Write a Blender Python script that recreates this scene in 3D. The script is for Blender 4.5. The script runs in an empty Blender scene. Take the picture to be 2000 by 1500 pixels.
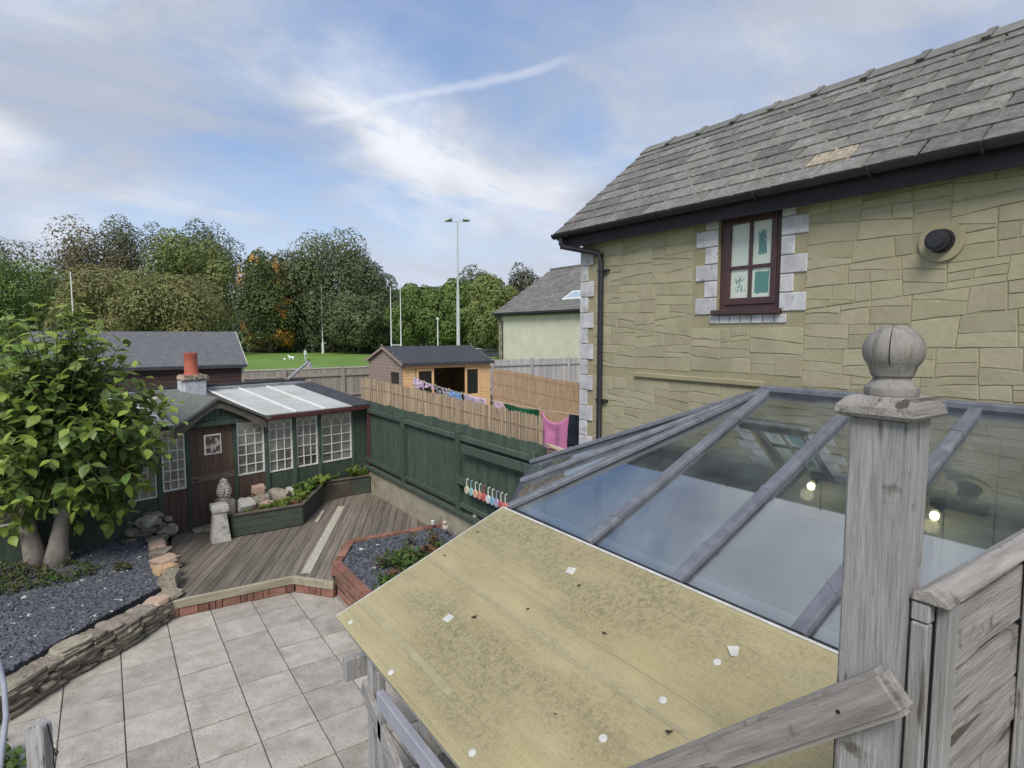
import bpy, bmesh, math, random
from mathutils import Vector, Matrix, noise
R = math.radians
random.seed(7)
C = bpy.context.scene.collection
S = bpy.context.scene

# ---------------------------------------------------------------- camera
F, CX, CY, CAMZ = 1158.0, 1000.0, 750.0, 3.25           # focal length and centre in photo pixels, eye height
PITCH = math.atan(100.0 / F)
YAW = math.atan(800.0 / (F / math.cos(PITCH)))
EYE = Vector((0, 0, CAMZ))
cd = bpy.data.cameras.new('camera'); cam = bpy.data.objects.new('camera', cd); C.objects.link(cam)
cd.sensor_width = 36; cd.lens = F / 2000 * 36; cd.clip_start = .05; cd.clip_end = 9000
cam.location = EYE; cam.rotation_euler = (R(90) - PITCH, 0, -YAW)
S.camera = cam

# ---------------------------------------------------------------- pixel -> place
fw = Vector((math.sin(YAW) * math.cos(PITCH), math.cos(YAW) * math.cos(PITCH), -math.sin(PITCH)))
rt = Vector((math.cos(YAW), -math.sin(YAW), 0)); upv = rt.cross(fw)
def ray(x, y): return fw + rt * ((x - CX) / F) - upv * ((y - CY) / F)
def onz(x, y, z): d = ray(x, y); return EYE + d * ((z - CAMZ) / d.z)
def onx(x, y, X): d = ray(x, y); return EYE + d * (X / d.x)
def ony(x, y, Y): d = ray(x, y); return EYE + d * (Y / d.y)
def onp(x, y, p, n): d = ray(x, y); return EYE + d * ((p - EYE).dot(n) / d.dot(n))
def atd(x, y, dep): return EYE + ray(x, y) * dep

# ---------------------------------------------------------------- light
SUN_EL, SUN_AZ = R(48), R(226)      # azimuth clockwise from +Y: the sun stands behind and left of the camera
S.view_settings.view_transform = 'Standard'; S.view_settings.look = 'None'
S.view_settings.exposure = 0.55; S.view_settings.gamma = 1
sd = bpy.data.lights.new('sun', 'SUN'); sun = bpy.data.objects.new('sun', sd); C.objects.link(sun)
sd.energy = 2.4; sd.angle = R(24); sd.color = (1, .94, .85)
sdir = Vector((math.sin(SUN_AZ) * math.cos(SUN_EL), math.cos(SUN_AZ) * math.cos(SUN_EL), math.sin(SUN_EL)))
sun.rotation_euler = sdir.to_track_quat('Z', 'Y').to_euler(); sun.location = (0, 0, 60)

def make_world():
    w = bpy.data.worlds.new('World'); S.world = w; w.use_nodes = True
    t = w.node_tree; N = t.nodes; L = t.links; N.clear()
    out = N.new('ShaderNodeOutputWorld'); bg = N.new('ShaderNodeBackground'); bg.inputs[1].default_value = .1
    sky = N.new('ShaderNodeTexSky'); sky.sky_type = 'NISHITA'; sky.sun_disc = False
    sky.sun_elevation = SUN_EL; sky.sun_rotation = SUN_AZ; sky.air_density = 1.2; sky.dust_density = .6; sky.ozone_density = 2.2
    tc = N.new('ShaderNodeTexCoord'); sep = N.new('ShaderNodeSeparateXYZ'); L.new(tc.outputs['Generated'], sep.inputs[0])
    def math_(op, a, b=None, c=None):
        n = N.new('ShaderNodeMath'); n.operation = op
        for i, v in enumerate((a, b, c)):
            if v is None: continue
            if isinstance(v, (int, float)): n.inputs[i].default_value = v
            else: L.new(v, n.inputs[i])
        return n.outputs[0]
    zz = math_('ADD', math_('MAXIMUM', sep.outputs[2], 0), .22)
    px = math_('DIVIDE', sep.outputs[0], zz); py = math_('DIVIDE', sep.outputs[1], zz)
    comb = N.new('ShaderNodeCombineXYZ'); L.new(px, comb.inputs[0]); L.new(py, comb.inputs[1])
    def nz(scale, detail, rough, dist, loc=(0, 0, 0), rot=0, st=(1, 1, 1)):
        m = N.new('ShaderNodeMapping'); m.inputs['Location'].default_value = loc
        m.inputs['Rotation'].default_value = (0, 0, rot); m.inputs['Scale'].default_value = st
        L.new(comb.outputs[0], m.inputs[0])
        n = N.new('ShaderNodeTexNoise'); n.inputs['Scale'].default_value = scale; n.inputs['Detail'].default_value = detail
        n.inputs['Roughness'].default_value = rough; n.inputs['Distortion'].default_value = dist
        L.new(m.outputs[0], n.inputs['Vector']); return n.outputs[0]
    def ramp(v, a, b):
        n = N.new('ShaderNodeMapRange'); n.interpolation_type = 'SMOOTHSTEP'
        n.inputs['From Min'].default_value = a; n.inputs['From Max'].default_value = b
        L.new(v, n.inputs[0]); return n.outputs[0]
    def mix(f, a, b):
        n = N.new('ShaderNodeMix'); n.data_type = 'RGBA'
        if isinstance(f, (int, float)): n.inputs[0].default_value = f
        else: L.new(f, n.inputs[0])
        for i, v in ((6, a), (7, b)):
            if isinstance(v, tuple): n.inputs[i].default_value = v + (1,)
            else: L.new(v, n.inputs[i])
        return n.outputs[2]
    broad = nz(.8, 6, .52, .35, (1.3, 5.2, 0))
    cirr = nz(1.3, 9, .66, .9, (.4, 2.2, 0), R(-40), (.8, 1.35, 1))
    grey = nz(.9, 5, .5, .4, (2.7, 9.2, 0))
    m1 = ramp(broad, .37, .60); m2 = ramp(cirr, .42, .72)
    cover = math_('MINIMUM', math_('ADD', math_('MULTIPLY', m1, .8), math_('MULTIPLY', m2, .75)), 1.0)
    ccol = mix(ramp(grey, .30, .54), (6.2, 6.4, 6.8), (3.3, 3.65, 4.4))
    base = mix(.45, sky.outputs[0], (1.65, 2.75, 5.5))
    col = mix(cover, base, ccol)
    # an old vapour trail: a thin band along a great circle between two directions
    d1, d2 = ray(560, 246).normalized(), ray(1150, 106).normalized(); gn_ = d1.cross(d2).normalized(); mid = (d1 + d2).normalized(); half = math.acos(d1.dot(mid))
    def dot(v):
        n = N.new('ShaderNodeVectorMath'); n.operation = 'DOT_PRODUCT'; n.inputs[1].default_value = v; L.new(tc.outputs['Generated'], n.inputs[0]); return n.outputs['Value']
    wob_ = math_('MULTIPLY', math_('SUBTRACT', nz(3, 4, .6, 0), .5), .04)
    band = ramp(math_('ABSOLUTE', math_('ADD', dot(gn_), wob_)), .011, .0)
    along = ramp(dot(mid), math.cos(half), math.cos(half * .6))
    col = mix(math_('MULTIPLY', math_('MULTIPLY', band, along), .3), col, (6.9, 7.0, 7.4))
    n = N.new('ShaderNodeMapRange'); n.inputs['From Min'].default_value = .28; n.inputs['From Max'].default_value = 0.02
    n.inputs['To Max'].default_value = .6; L.new(sep.outputs[2], n.inputs[0])
    col = mix(n.outputs[0], col, (5.3, 5.55, 6.25))
    L.new(col, bg.inputs[0]); L.new(bg.outputs[0], out.inputs[0])

make_world()

# ---------------------------------------------------------------- materials
MATS = {}
def mat(name, col, col2=None, rough=.8, var=.18, scale=6, detail=6, bump=.0, bscale=None, rnd=.0, st=(1, 1, 1), spec=.3, metal=0,
        lo=.35, hi=.65, col3=None, s3=1.5, lo3=.55, hi3=.7, hue=0.0, transl=0.0, dist=0.0, bst=None, crack=None, speck=None):
    """procedural surface: object-space noise between two colours, a third in larger patches, per-object shift"""
    if name in MATS: return MATS[name]
    m = bpy.data.materials.new(name); m.use_nodes = True; MATS[name] = m
    t = m.node_tree; N = t.nodes; L = t.links
    b = N['Principled BSDF']; b.inputs['Roughness'].default_value = rough; b.inputs['Specular IOR Level'].default_value = spec
    b.inputs['Metallic'].default_value = metal
    if col2 is None:
        col2 = tuple(min(1, c * (1 + var)) for c in col); col = tuple(c * (1 - var) for c in col)
    tc = N.new('ShaderNodeTexCoord'); mp = N.new('ShaderNodeMapping'); mp.inputs['Scale'].default_value = st
    L.new(tc.outputs['Object'], mp.inputs[0])
    oi = N.new('ShaderNodeObjectInfo')
    w = N.new('ShaderNodeMath'); w.operation = 'MULTIPLY'; w.inputs[1].default_value = 40; L.new(oi.outputs['Random'], w.inputs[0])
    def nz(sc, de=detail, src=mp, di=0.0):
        n = N.new('ShaderNodeTexNoise'); n.noise_dimensions = '4D'; n.inputs['Scale'].default_value = sc
        n.inputs['Detail'].default_value = de; n.inputs['Roughness'].default_value = .6; n.inputs['Distortion'].default_value = di
        L.new(src.outputs[0], n.inputs['Vector']); L.new(w.outputs[0], n.inputs['W']); return n
    def mr(v, a, b, c=0, d=1):
        n = N.new('ShaderNodeMapRange'); n.inputs[1].default_value = a; n.inputs[2].default_value = b
        n.inputs[3].default_value = c; n.inputs[4].default_value = d; L.new(v, n.inputs[0]); return n.outputs[0]
    def mix(f, a, c):
        n = N.new('ShaderNodeMix'); n.data_type = 'RGBA'; L.new(f, n.inputs[0])
        for i, v in ((6, a), (7, c)):
            if isinstance(v, tuple): n.inputs[i].default_value = v + (1,)
            else: L.new(v, n.inputs[i])
        return n.outputs[2]
    n1 = nz(scale, di=dist)
    c = mix(mr(n1.outputs[0], lo, hi), col, col2)
    if col3: c = mix(mr(nz(s3, 5).outputs[0], lo3, hi3), c, col3)
    if crack: c = mix(mr(nz(crack[0], 4).outputs[0], crack[1], crack[2]), c, crack[3])
    if speck:                                  # fine unstretched flecks
        mp3 = N.new('ShaderNodeMapping'); L.new(tc.outputs['Object'], mp3.inputs[0]); c = mix(mr(nz(speck[0], 3, mp3).outputs[0], speck[1], speck[2]), c, speck[3])
    if rnd or hue:
        hs = N.new('ShaderNodeHueSaturation')
        L.new(mr(oi.outputs['Random'], 0, 1, 1 - rnd, 1 + rnd), hs.inputs['Value'])
        if hue:
            mm = N.new('ShaderNodeMath'); mm.operation = 'FRACT'; m2 = N.new('ShaderNodeMath'); m2.operation = 'MULTIPLY'
            m2.inputs[1].default_value = 7.31; L.new(oi.outputs['Random'], m2.inputs[0]); L.new(m2.outputs[0], mm.inputs[0])
            L.new(mr(mm.outputs[0], 0, 1, .5 - hue, .5 + hue), hs.inputs['Hue'])
        L.new(c, hs.inputs['Color']); c = hs.outputs[0]
    L.new(c, b.inputs['Base Color'])
    if bump:
        bs = nz(bscale or scale * 3, 5)
        if bst:
            mp2 = N.new('ShaderNodeMapping'); mp2.inputs['Scale'].default_value = bst; L.new(tc.outputs['Object'], mp2.inputs[0])
            L.new(mp2.outputs[0], bs.inputs['Vector'])
        bn = N.new('ShaderNodeBump'); bn.inputs['Strength'].default_value = bump; bn.inputs['Distance'].default_value = .01
        L.new(bs.outputs[0], bn.inputs['Height']); L.new(bn.outputs[0], b.inputs['Normal'])
    if transl:
        o = N['Material Output']; tr = N.new('ShaderNodeBsdfTranslucent'); L.new(c, tr.inputs[0])
        ms = N.new('ShaderNodeMixShader'); ms.inputs[0].default_value = transl
        L.new(b.outputs[0], ms.inputs[1]); L.new(tr.outputs[0], ms.inputs[2]); L.new(ms.outputs[0], o.inputs[0])
    return m
def glass(name, tint=(.9, .95, .94), dirt=.05, dcol=(.5, .55, .55), ior=1.75):
    """a thin pane: fresnel reflection over clear tinted transmission, a little pale grime that can also brighten the pane"""
    if name in MATS: return MATS[name]
    m = bpy.data.materials.new(name); m.use_nodes = True; MATS[name] = m
    t = m.node_tree; N = t.nodes; L = t.links; N.clear()
    o = N.new('ShaderNodeOutputMaterial'); tr = N.new('ShaderNodeBsdfTransparent'); tr.inputs[0].default_value = tint + (1,)
    gl = N.new('ShaderNodeBsdfGlossy'); gl.inputs['Roughness'].default_value = .015
    fr = N.new('ShaderNodeFresnel'); ge = N.new('ShaderNodeNewGeometry'); io = N.new('ShaderNodeMapRange'); io.inputs[3].default_value = ior; io.inputs[4].default_value = 1 / ior
    L.new(ge.outputs['Backfacing'], io.inputs[0]); L.new(io.outputs[0], fr.inputs[0])
    ms = N.new('ShaderNodeMixShader'); L.new(fr.outputs[0], ms.inputs[0]); L.new(tr.outputs[0], ms.inputs[1]); L.new(gl.outputs[0], ms.inputs[2])
    df = N.new('ShaderNodeBsdfDiffuse'); df.inputs[0].default_value = dcol + (1,)
    tc = N.new('ShaderNodeTexCoord'); n = N.new('ShaderNodeTexNoise'); n.inputs['Scale'].default_value = 2.5; n.inputs['Detail'].default_value = 6
    L.new(tc.outputs['Object'], n.inputs['Vector'])
    mr = N.new('ShaderNodeMapRange'); mr.inputs[1].default_value = .4; mr.inputs[2].default_value = .75
    mr.inputs[3].default_value = dirt * .4; mr.inputs[4].default_value = dirt * 2; L.new(n.outputs[0], mr.inputs[0])
    m2 = N.new('ShaderNodeMixShader'); L.new(mr.outputs[0], m2.inputs[0]); L.new(ms.outputs[0], m2.inputs[1]); L.new(df.outputs[0], m2.inputs[2])
    L.new(m2.outputs[0], o.inputs[0]); return m
def emit(name, col, s):
    m = bpy.data.materials.new(name); m.use_nodes = True; b = m.node_tree.nodes['Principled BSDF']
    b.inputs['Emission Color'].default_value = col + (1,); b.inputs['Emission Strength'].default_value = s; b.inputs['Base Color'].default_value = col + (1,)
    MATS[name] = m; return m

# ---------------------------------------------------------------- mesh builder
class MB:
    def __init__(s): s.v = []; s.f = []
    def add(s, vs, fs):
        k = len(s.v); s.v += [Vector(v) for v in vs]; s.f += [tuple(i + k for i in f) for f in fs]; return s
    def box(s, a, b):
        x0, y0, z0 = (min(a[i], b[i]) for i in range(3)); x1, y1, z1 = (max(a[i], b[i]) for i in range(3))
        return s.add([(x0,y0,z0),(x1,y0,z0),(x1,y1,z0),(x0,y1,z0),(x0,y0,z1),(x1,y0,z1),(x1,y1,z1),(x0,y1,z1)],
                     [(3,2,1,0),(4,5,6,7),(0,1,5,4),(1,2,6,5),(2,3,7,6),(3,0,4,7)])
    def obox(s, c, u, v, w):            # centre and three half-extent vectors
        c, u, v, w = Vector(c), Vector(u), Vector(v), Vector(w)
        if u.cross(v).dot(w) < 0: w = -w
        return s.add([c-u-v-w, c+u-v-w, c+u+v-w, c-u+v-w, c-u-v+w, c+u-v+w, c+u+v+w, c-u+v+w],
                     [(3,2,1,0),(4,5,6,7),(0,1,5,4),(1,2,6,5),(2,3,7,6),(3,0,4,7)])
    def bar(s, p, q, wid, hei, up=(0, 0, 1)):   # a straight bar; wid sideways, hei along up
        p, q = Vector(p), Vector(q); d = (q - p); side = d.cross(Vector(up)).normalized(); u = side.cross(d).normalized()
        return s.obox((p + q) / 2, d / 2, side * wid / 2, u * hei / 2)
    def prism(s, poly, ext):            # polygon (list of points) extruded by a vector
        poly = [Vector(p) for p in poly]; ext = Vector(ext); n = len(poly)
        nr = Vector()
        for i in range(n): nr += poly[i].cross(poly[(i + 1) % n])
        if nr.dot(ext) < 0: poly.reverse()
        return s.add(poly + [p + ext for p in poly], [tuple(range(n - 1, -1, -1)), tuple(range(n, 2 * n))] +
                     [(i, (i + 1) % n, n + (i + 1) % n, n + i) for i in range(n)])
    def tube(s, p, q, r, r2=None, n=10, caps=True):
        p, q = Vector(p), Vector(q); r2 = r if r2 is None else r2; d = (q - p).normalized()
        a = d.orthogonal().normalized(); b = d.cross(a); vs = []
        for c, rr in ((p, r), (q, r2)):
            for i in range(n): t = 2 * math.pi * i / n; vs.append(c + a * (rr * math.cos(t)) + b * (rr * math.sin(t)))
        fs = [(i, (i + 1) % n, n + (i + 1) % n, n + i) for i in range(n)]
        if caps: fs += [tuple(range(n - 1, -1, -1)), tuple(range(n, 2 * n))]
        return s.add(vs, fs)
    def path(s, pts, r, n=8):
        pts = [Vector(p) for p in pts]; m = len(pts); vs = []; fs = []
        for k, p in enumerate(pts):
            rr = r[k] if isinstance(r, (list, tuple)) else r
            d = (pts[min(k + 1, m - 1)] - pts[max(k - 1, 0)]).normalized()
            a = d.cross(Vector((.31, .2, .93))).normalized(); b = d.cross(a)
            for i in range(n): t = 2 * math.pi * i / n; vs.append(p + a * (rr * math.cos(t)) + b * (rr * math.sin(t)))
        for k in range(m - 1):
            for i in range(n): fs.append((k*n+i, k*n+(i+1) % n, (k+1)*n+(i+1) % n, (k+1)*n+i))
        fs += [tuple(range(n - 1, -1, -1)), tuple(range((m-1)*n, m*n))]
        return s.add(vs, fs)
    def lathe(s, c, prof, n=20, sq=None):     # profile of (radius, z)
        c = Vector(c); vs = []; fs = []; m = len(prof)
        for r, z in prof:
            for i in range(n):
                t = 2 * math.pi * (i + .5) / n; vs.append(c + Vector((r * math.cos(t), r * math.sin(t), z)))
        for k in range(m - 1):
            for i in range(n): fs.append((k*n+i, k*n+(i+1) % n, (k+1)*n+(i+1) % n, (k+1)*n+i))
        fs += [tuple(range(n - 1, -1, -1)), tuple(range((m-1)*n, m*n))]
        return s.add(vs, fs)
    def mesh(s, name, m=None, smooth=False, origin=(0, 0, 0), bevel=0, seg=1):
        me = bpy.data.meshes.new(name); o = Vector(origin); me.from_pydata([v - o for v in s.v], [], s.f)
        if bevel:
            b = bmesh.new(); b.from_mesh(me); bmesh.ops.bevel(b, geom=b.edges[:], offset=bevel, segments=seg, affect='EDGES', clamp_overlap=True)
            b.to_mesh(me); b.free()
        if m: me.materials.append(m)
        if smooth is True: me.shade_smooth()
        return me
    def build(s, name, m, parent=None, smooth=False, bevel=0, seg=1, kind=None):
        """links the mesh as one object; vertices are in world metres, the origin goes to the parent's base or the mesh's own"""
        if parent is None: o = Vector((sum(v.x for v in s.v) / len(s.v), sum(v.y for v in s.v) / len(s.v), min(v.z for v in s.v)))
        else: o = wloc(parent)
        me = s.mesh(name, m, smooth, o, bevel, seg)
        ob = bpy.data.objects.new(name, me); C.objects.link(ob)
        if parent is None: ob.location = o
        else: ob.parent = parent
        if smooth == 'auto':
            me.shade_smooth(); me.set_sharp_from_angle(angle=R(35))
        if kind: ob['kind'] = kind
        return ob
def wloc(o):
    v = Vector()
    while o: v += o.location; o = o.parent
    return v
def tag(o, label, cat, group=None):
    o['label'] = label; o['category'] = cat
    if group: o['group'] = group
    return o
def thing(name, loc, label, cat, group=None):
    o = bpy.data.objects.new(name, None); C.objects.link(o); o.location = loc; o.empty_display_size = .2
    return tag(o, label, cat, group)
def struct(o): o['kind'] = 'structure'; return o
def inst(name, me, loc, parent=None, rot=(0, 0, 0), scale=(1, 1, 1)):
    """an object on shared mesh data, placed in world metres (its parents carry no rotation)"""
    o = bpy.data.objects.new(name, me); C.objects.link(o); o.parent = parent
    o.location = Vector(loc) - (wloc(parent) if parent else Vector()); o.rotation_euler = rot; o.scale = scale
    return o
def uni(a, b): return random.uniform(a, b)
def stone_mesh(name, m, seed, jit=.15, n=3, pw=5):
    """a rough unit stone: a rounded block pushed about by noise"""
    rd = random.Random(seed); bm = bmesh.new(); bmesh.ops.create_cube(bm, size=2)
    bmesh.ops.subdivide_edges(bm, edges=bm.edges[:], cuts=2, use_grid_fill=True)
    off = Vector((rd.uniform(0, 50), rd.uniform(0, 50), rd.uniform(0, 50)))
    for v in bm.verts:
        l = (abs(v.co.x)**pw + abs(v.co.y)**pw + abs(v.co.z)**pw)**(1 / pw); v.co /= l
        v.co *= 1 + jit * 2 * noise.noise(v.co * 1.3 + off); v.co *= .5
        v.co += Vector((rd.uniform(-1, 1), rd.uniform(-1, 1), rd.uniform(-1, 1))) * jit * .2
    me = bpy.data.meshes.new(name); bm.to_mesh(me); bm.free(); me.materials.append(m); me.shade_smooth(); me.set_sharp_from_angle(angle=R(24))
    return me
def clip_half(poly, p, n):              # keep the side of the line through p where (q-p).n <= 0
    out = []
    for i in range(len(poly)):
        a, b = poly[i], poly[(i + 1) % len(poly)]; da, db = (a - p).dot(n), (b - p).dot(n)
        if da <= 0: out.append(a)
        if da * db < 0: out.append(a + (b - a) * (da / (da - db)))
    return out
# ================================================================ setting
ZF = -.6                                                     # level of the playing field
m_grass = mat('field_grass', (.10, .18, .03), (.15, .25, .05), rough=.95, scale=.35, detail=8, bump=.3, bscale=9, col3=(.13, .19, .05), s3=.06)
b = MB(); b.add([(-3500, -600, ZF), (3500, -600, ZF), (3500, 5000, ZF), (-3500, 5000, ZF)], [(0, 1, 2, 3)])
struct(b.build('sports_field', m_grass))
m_soil = mat('soil', (.07, .06, .045), (.12, .1, .07), scale=5, bump=.5)
b = MB(); b.box((-14, -8, ZF - .3), (30, 27.6, -.05)); struct(b.build('garden_ground', m_soil))
# wooded hills far off
m_hill = mat('hill_woods', (.035, .06, .035), (.07, .1, .05), scale=.012, detail=8, rough=1)
def hill(name, p0, p1, h, wid, seed):
    b = MB(); p0, p1 = Vector(p0), Vector(p1); n = 60; d = (p1 - p0) / n; side = d.cross(Vector((0, 0, 1))).normalized()
    rows = 9; vs = []; fs = []
    for i in range(n + 1):
        c = p0 + d * i; hh = h * (.72 + .5 * noise.noise(Vector((i * .09, seed, 0))) + .1 * noise.noise(Vector((i * .5, seed, 3))))
        hh *= min(1, i / 8, (n - i) / 8) ** .5 if 0 < i < n else 0
        for j in range(rows):
            t = j / (rows - 1) * 2 - 1
            vs.append(c + side * (t * wid) + Vector((0, 0, ZF - 2 + hh * math.cos(t * math.pi / 2) ** 1.3)))
    for i in range(n):
        for j in range(rows - 1): k = i * rows + j; fs.append((k, k + 1, k + rows + 1, k + rows))
    b.add(vs, fs); struct(b.build(name, m_hill, smooth=True))
hill('hills', atd(-900, 650, 1500), atd(1500, 650, 1700), 150, 350, 4.2)

# ---------------------------------------------------------------- patio
m_slab = mat('concrete_slab', (.33, .308, .27), (.45, .42, .375), rough=.9, scale=7, detail=9, bump=.5, bscale=110, rnd=.12, hue=.008, speck=(70, .56, .66, (.2, .19, .165)),
             col3=(.22, .2, .17), s3=3.2, lo3=.48, hi3=.8)
m_grout = mat('patio_joint', (.10, .09, .074), (.16, .145, .12), scale=12)
b = MB(); b.box((-2.4, -1.5, -.08), (4.05, 7.72, -.016)); patio = struct(b.build('patio', m_grout))
sx, sy = .4475, .464
sm = [MB().box((-sx/2+.0045, -sy/2+.007, -.035), (sx/2-.0045, sy/2-.007, 0)).mesh('slab', m_slab, bevel=.004) for i in range(1)][0]
cols = list(range(-5, 6))
for i in cols:
    jog = {0: .0, 1: .02, 2: .02, 3: .01}.get(i, 0) * 0
    for j in range(-2, 17):
        y0 = 7.14 - sy * j
        if y0 - sy > 7.5 or y0 < -.2: continue
        if i > 3 and y0 < 4: continue
        inst('slab', sm, (-.005 + sx * (i + .5), y0 - sy / 2 + jog, uni(-.005, .002)), patio, (uni(-.004, .004), uni(-.004, .004), uni(-.005, .005)))

# ---------------------------------------------------------------- deck
ZD = .2
m_deck = mat('weathered_deck', (.115, .097, .078), (.225, .198, .167), rough=.9, scale=5, detail=8, st=(1, 1, 1), bump=.4, bscale=30, rnd=.2,
             col3=(.075, .07, .05), s3=1.1, lo3=.5, hi3=.75, hue=.01)
m_strip = mat('anti_slip', (.36, .33, .27), (.47, .44, .37), scale=14, bump=.4, bscale=120)
m_edge = mat('deck_edge', (.24, .215, .15), (.36, .33, .25), scale=9, st=(.3, 2, 2), bump=.3)
m_dark = mat('dark_void', (.02, .018, .016), scale=5)
m_brick = mat('red_brick', (.17, .08, .06), (.27, .14, .105), rough=.9, scale=16, bump=.5, bscale=60, rnd=.3, hue=.012, col3=(.3, .2, .15), s3=9, lo3=.58, hi3=.8)
m_mortar = mat('mortar', (.28, .25, .21), scale=20, bump=.3)
dpoly = [Vector((x, y, 0)) for x, y in ((.42, 7.62), (1.84, 7.55), (2.2, 7.1), (2.29, 7.3), (2.72, 7.97), (4.1, 7.87), (4.1, 10.72), (3.22, 10.72),
                                        (2.47, 9.47), (1.42, 9.47), (1.36, 10.25), (.72, 10.1), (.62, 9.3), (.46, 8.6), (.52, 8.2))]
b = MB(); b.prism([p + Vector((0, 0, .0)) for p in dpoly], (0, 0, .165)); deck = struct(b.build('deck', m_dark))
dd = Vector((.454, .891, 0)); dn = Vector((dd.y, -dd.x, 0)); pw = .122
k0 = min(p.dot(dn) for p in dpoly); k1 = max(p.dot(dn) for p in dpoly); k = k0; i = 0
while k < k1:
    q = clip_half(dpoly, dn * (k + .003), -dn); q = clip_half(q, dn * (k + pw - .003), dn) if len(q) > 2 else []
    if len(q) > 2:
        z0 = .168 + uni(-.001, .002)
        c = sum(q, Vector()) / len(q)
        o = Vector((c.x, c.y, z0)); ang = math.atan2(dd.y, dd.x)
        # local frame along the plank so that the grain runs with it
        M3 = Matrix.Rotation(-ang, 3, 'Z')
        bb = MB(); bb.prism([M3 @ (p - c) for p in q], (0, 0, .03))
        me = bb.mesh('plank', m_deck)
        inst('plank', me, o, deck, (0, 0, ang))
        # grooves: three thin ribs proud of the plank
    k += pw; i += 1
MATS['weathered_deck'].node_tree.nodes['Mapping'].inputs['Scale'].default_value = (.35, 9, 3)
def strip_on_deck(p, q, w):
    p, q = Vector(p), Vector(q); bb = MB(); bb.bar(p, q, w, .008); o = bb.build('anti_slip_strip', m_strip, deck)
strip_on_deck((1.98, 7.50, .206), (3.32, 10.12, .206), .12)
strip_on_deck((2.70, 9.5, .206), (2.98, 10.05, .206), .05)
# front edge: timber over a course of bricks on edge
edge = [Vector((.42, 7.60, 0)), Vector((1.84, 7.53, 0)), Vector((2.21, 7.06, 0))]
bm_r = MB().box((-.05, -.032, -.05), (.05, .032, .05)).mesh('brick', m_brick, bevel=.005)
for a, c in zip(edge, edge[1:]):
    d = (c - a).normalized(); L_ = (c - a).length; n_ = Vector((d.y, -d.x, 0))
    bb = MB(); bb.bar(a + Vector((0, 0, .155)) + n_ * .02, c + Vector((0, 0, .155)) + n_ * .02, .05, .1); bb.build('edge_board', m_edge, deck, bevel=.006)
    t = .04
    while t < L_ - .03:
        w = random.choice((.07, .07, .11, .2)); w = min(w, L_ - t)
        p = a + d * (t + w / 2) + n_ * (.004 + uni(-.004, .004))
        inst('brick', bm_r, (p.x, p.y, .052), deck, (0, uni(-.02, .02), math.atan2(d.y, d.x)), ((w - .008) / .1, 1, 1))
        t += w
# ---------------------------------------------------------------- raised slate bed behind a stone wall
m_slatebase = mat('slate_bed_base', (.035, .038, .046), (.085, .09, .105), scale=45, detail=8, bump=.6, bscale=70)
m_chip = mat('slate_chip', (.05, .054, .066), (.12, .127, .15), rough=.6, scale=30, detail=3, spec=.4)
m_chip2 = mat('pale_chip', (.42, .41, .4), (.6, .58, .55), scale=20)
def pip(x, y, poly):
    c = False; n = len(poly)
    for i in range(n):
        a, b = poly[i], poly[i - 1]
        if (a.y > y) != (b.y > y) and x < (b.x - a.x) * (y - a.y) / (b.y - a.y) + a.x: c = not c
    return c
def gravel(name, poly, z, count, label, size=(.012, .026), near=(0, 5), white=.012, zf=None, parent=None):
    xs = [p.x for p in poly]; ys = [p.y for p in poly]
    def mk(nm, k, m):
        vs = []; fs = []
        for _ in range(k):
            for _t in range(30):
                x, y = uni(min(xs), max(xs)), uni(min(ys), max(ys))
                if pip(x, y, poly): break
            else: continue
            s = uni(*size); a = uni(0, 6.28); tl = uni(-.5, .5); t2 = uni(-.5, .5)
            zz = z + uni(0, .012) + (zf(x, y) if zf else 0)
            mtx = Matrix.Rotation(a, 3, 'Z') @ Matrix.Rotation(tl, 3, 'X') @ Matrix.Rotation(t2, 3, 'Y')
            k0 = len(vs); l = s * uni(.8, 1.6); wd = s * uni(.5, .9); h = s * uni(.25, .45)
            for q in ((-l, -wd, -h), (l * .8, -wd * .9, -h), (l, wd, -h), (-l * .7, wd * .8, -h), (-l * .8, -wd * .7, h), (l * .6, -wd, h), (l * .8, wd * .6, h), (-l * .9, wd, h)):
                vs.append(mtx @ Vector(q) + Vector((x, y, zz)))
            fs += [tuple(i + k0 for i in f) for f in ((4,5,6,7),(0,1,5,4),(1,2,6,5),(2,3,7,6),(3,0,4,7))]
        bb = MB(); bb.v = vs; bb.f = fs; return bb
    o = mk(name, count, m_chip).build(name, m_chip, parent, kind='stuff')
    if label: tag(o, label, 'gravel')
    w = mk('pale_gravel', int(count * white) + 1, m_chip2).build('pale_gravel', m_chip2, o, kind='stuff')
    return o
ZB = .30
bed = [Vector((x, y, 0)) for x, y in ((-3.6, 4.6), (-1.75, 5.85), (-.86, 6.58), (-.43, 7.02), (-.02, 7.45), (.48, 7.9), (.42, 8.6), (.42, 9.9), (.3, 10.05), (-.6, 9.8), (-3.2, 9.2), (-5, 8.5))]
bb = MB(); bb.prism([p + Vector((0, 0, -.04)) for p in bed], (0, 0, ZB + .035)); struct(bb.build('slate_bed', m_slatebase))
gravel('slate_gravel', [p for p in bed if p.x > -2.6] + [Vector((-2.3, 9.4, 0)), Vector((-2.4, 5.5, 0))] if False else
       [Vector((x, y, 0)) for x, y in ((-1.9, 5.75), (-.86, 6.58), (-.43, 7.02), (-.02, 7.45), (.48, 7.9), (.42, 8.6), (.42, 9.9), (.3, 10.02), (-.6, 9.78), (-2.2, 9.4))],
       ZB - .004, 15000, 'bed of dark blue-grey slate chippings behind the stone wall', white=.01)

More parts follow.
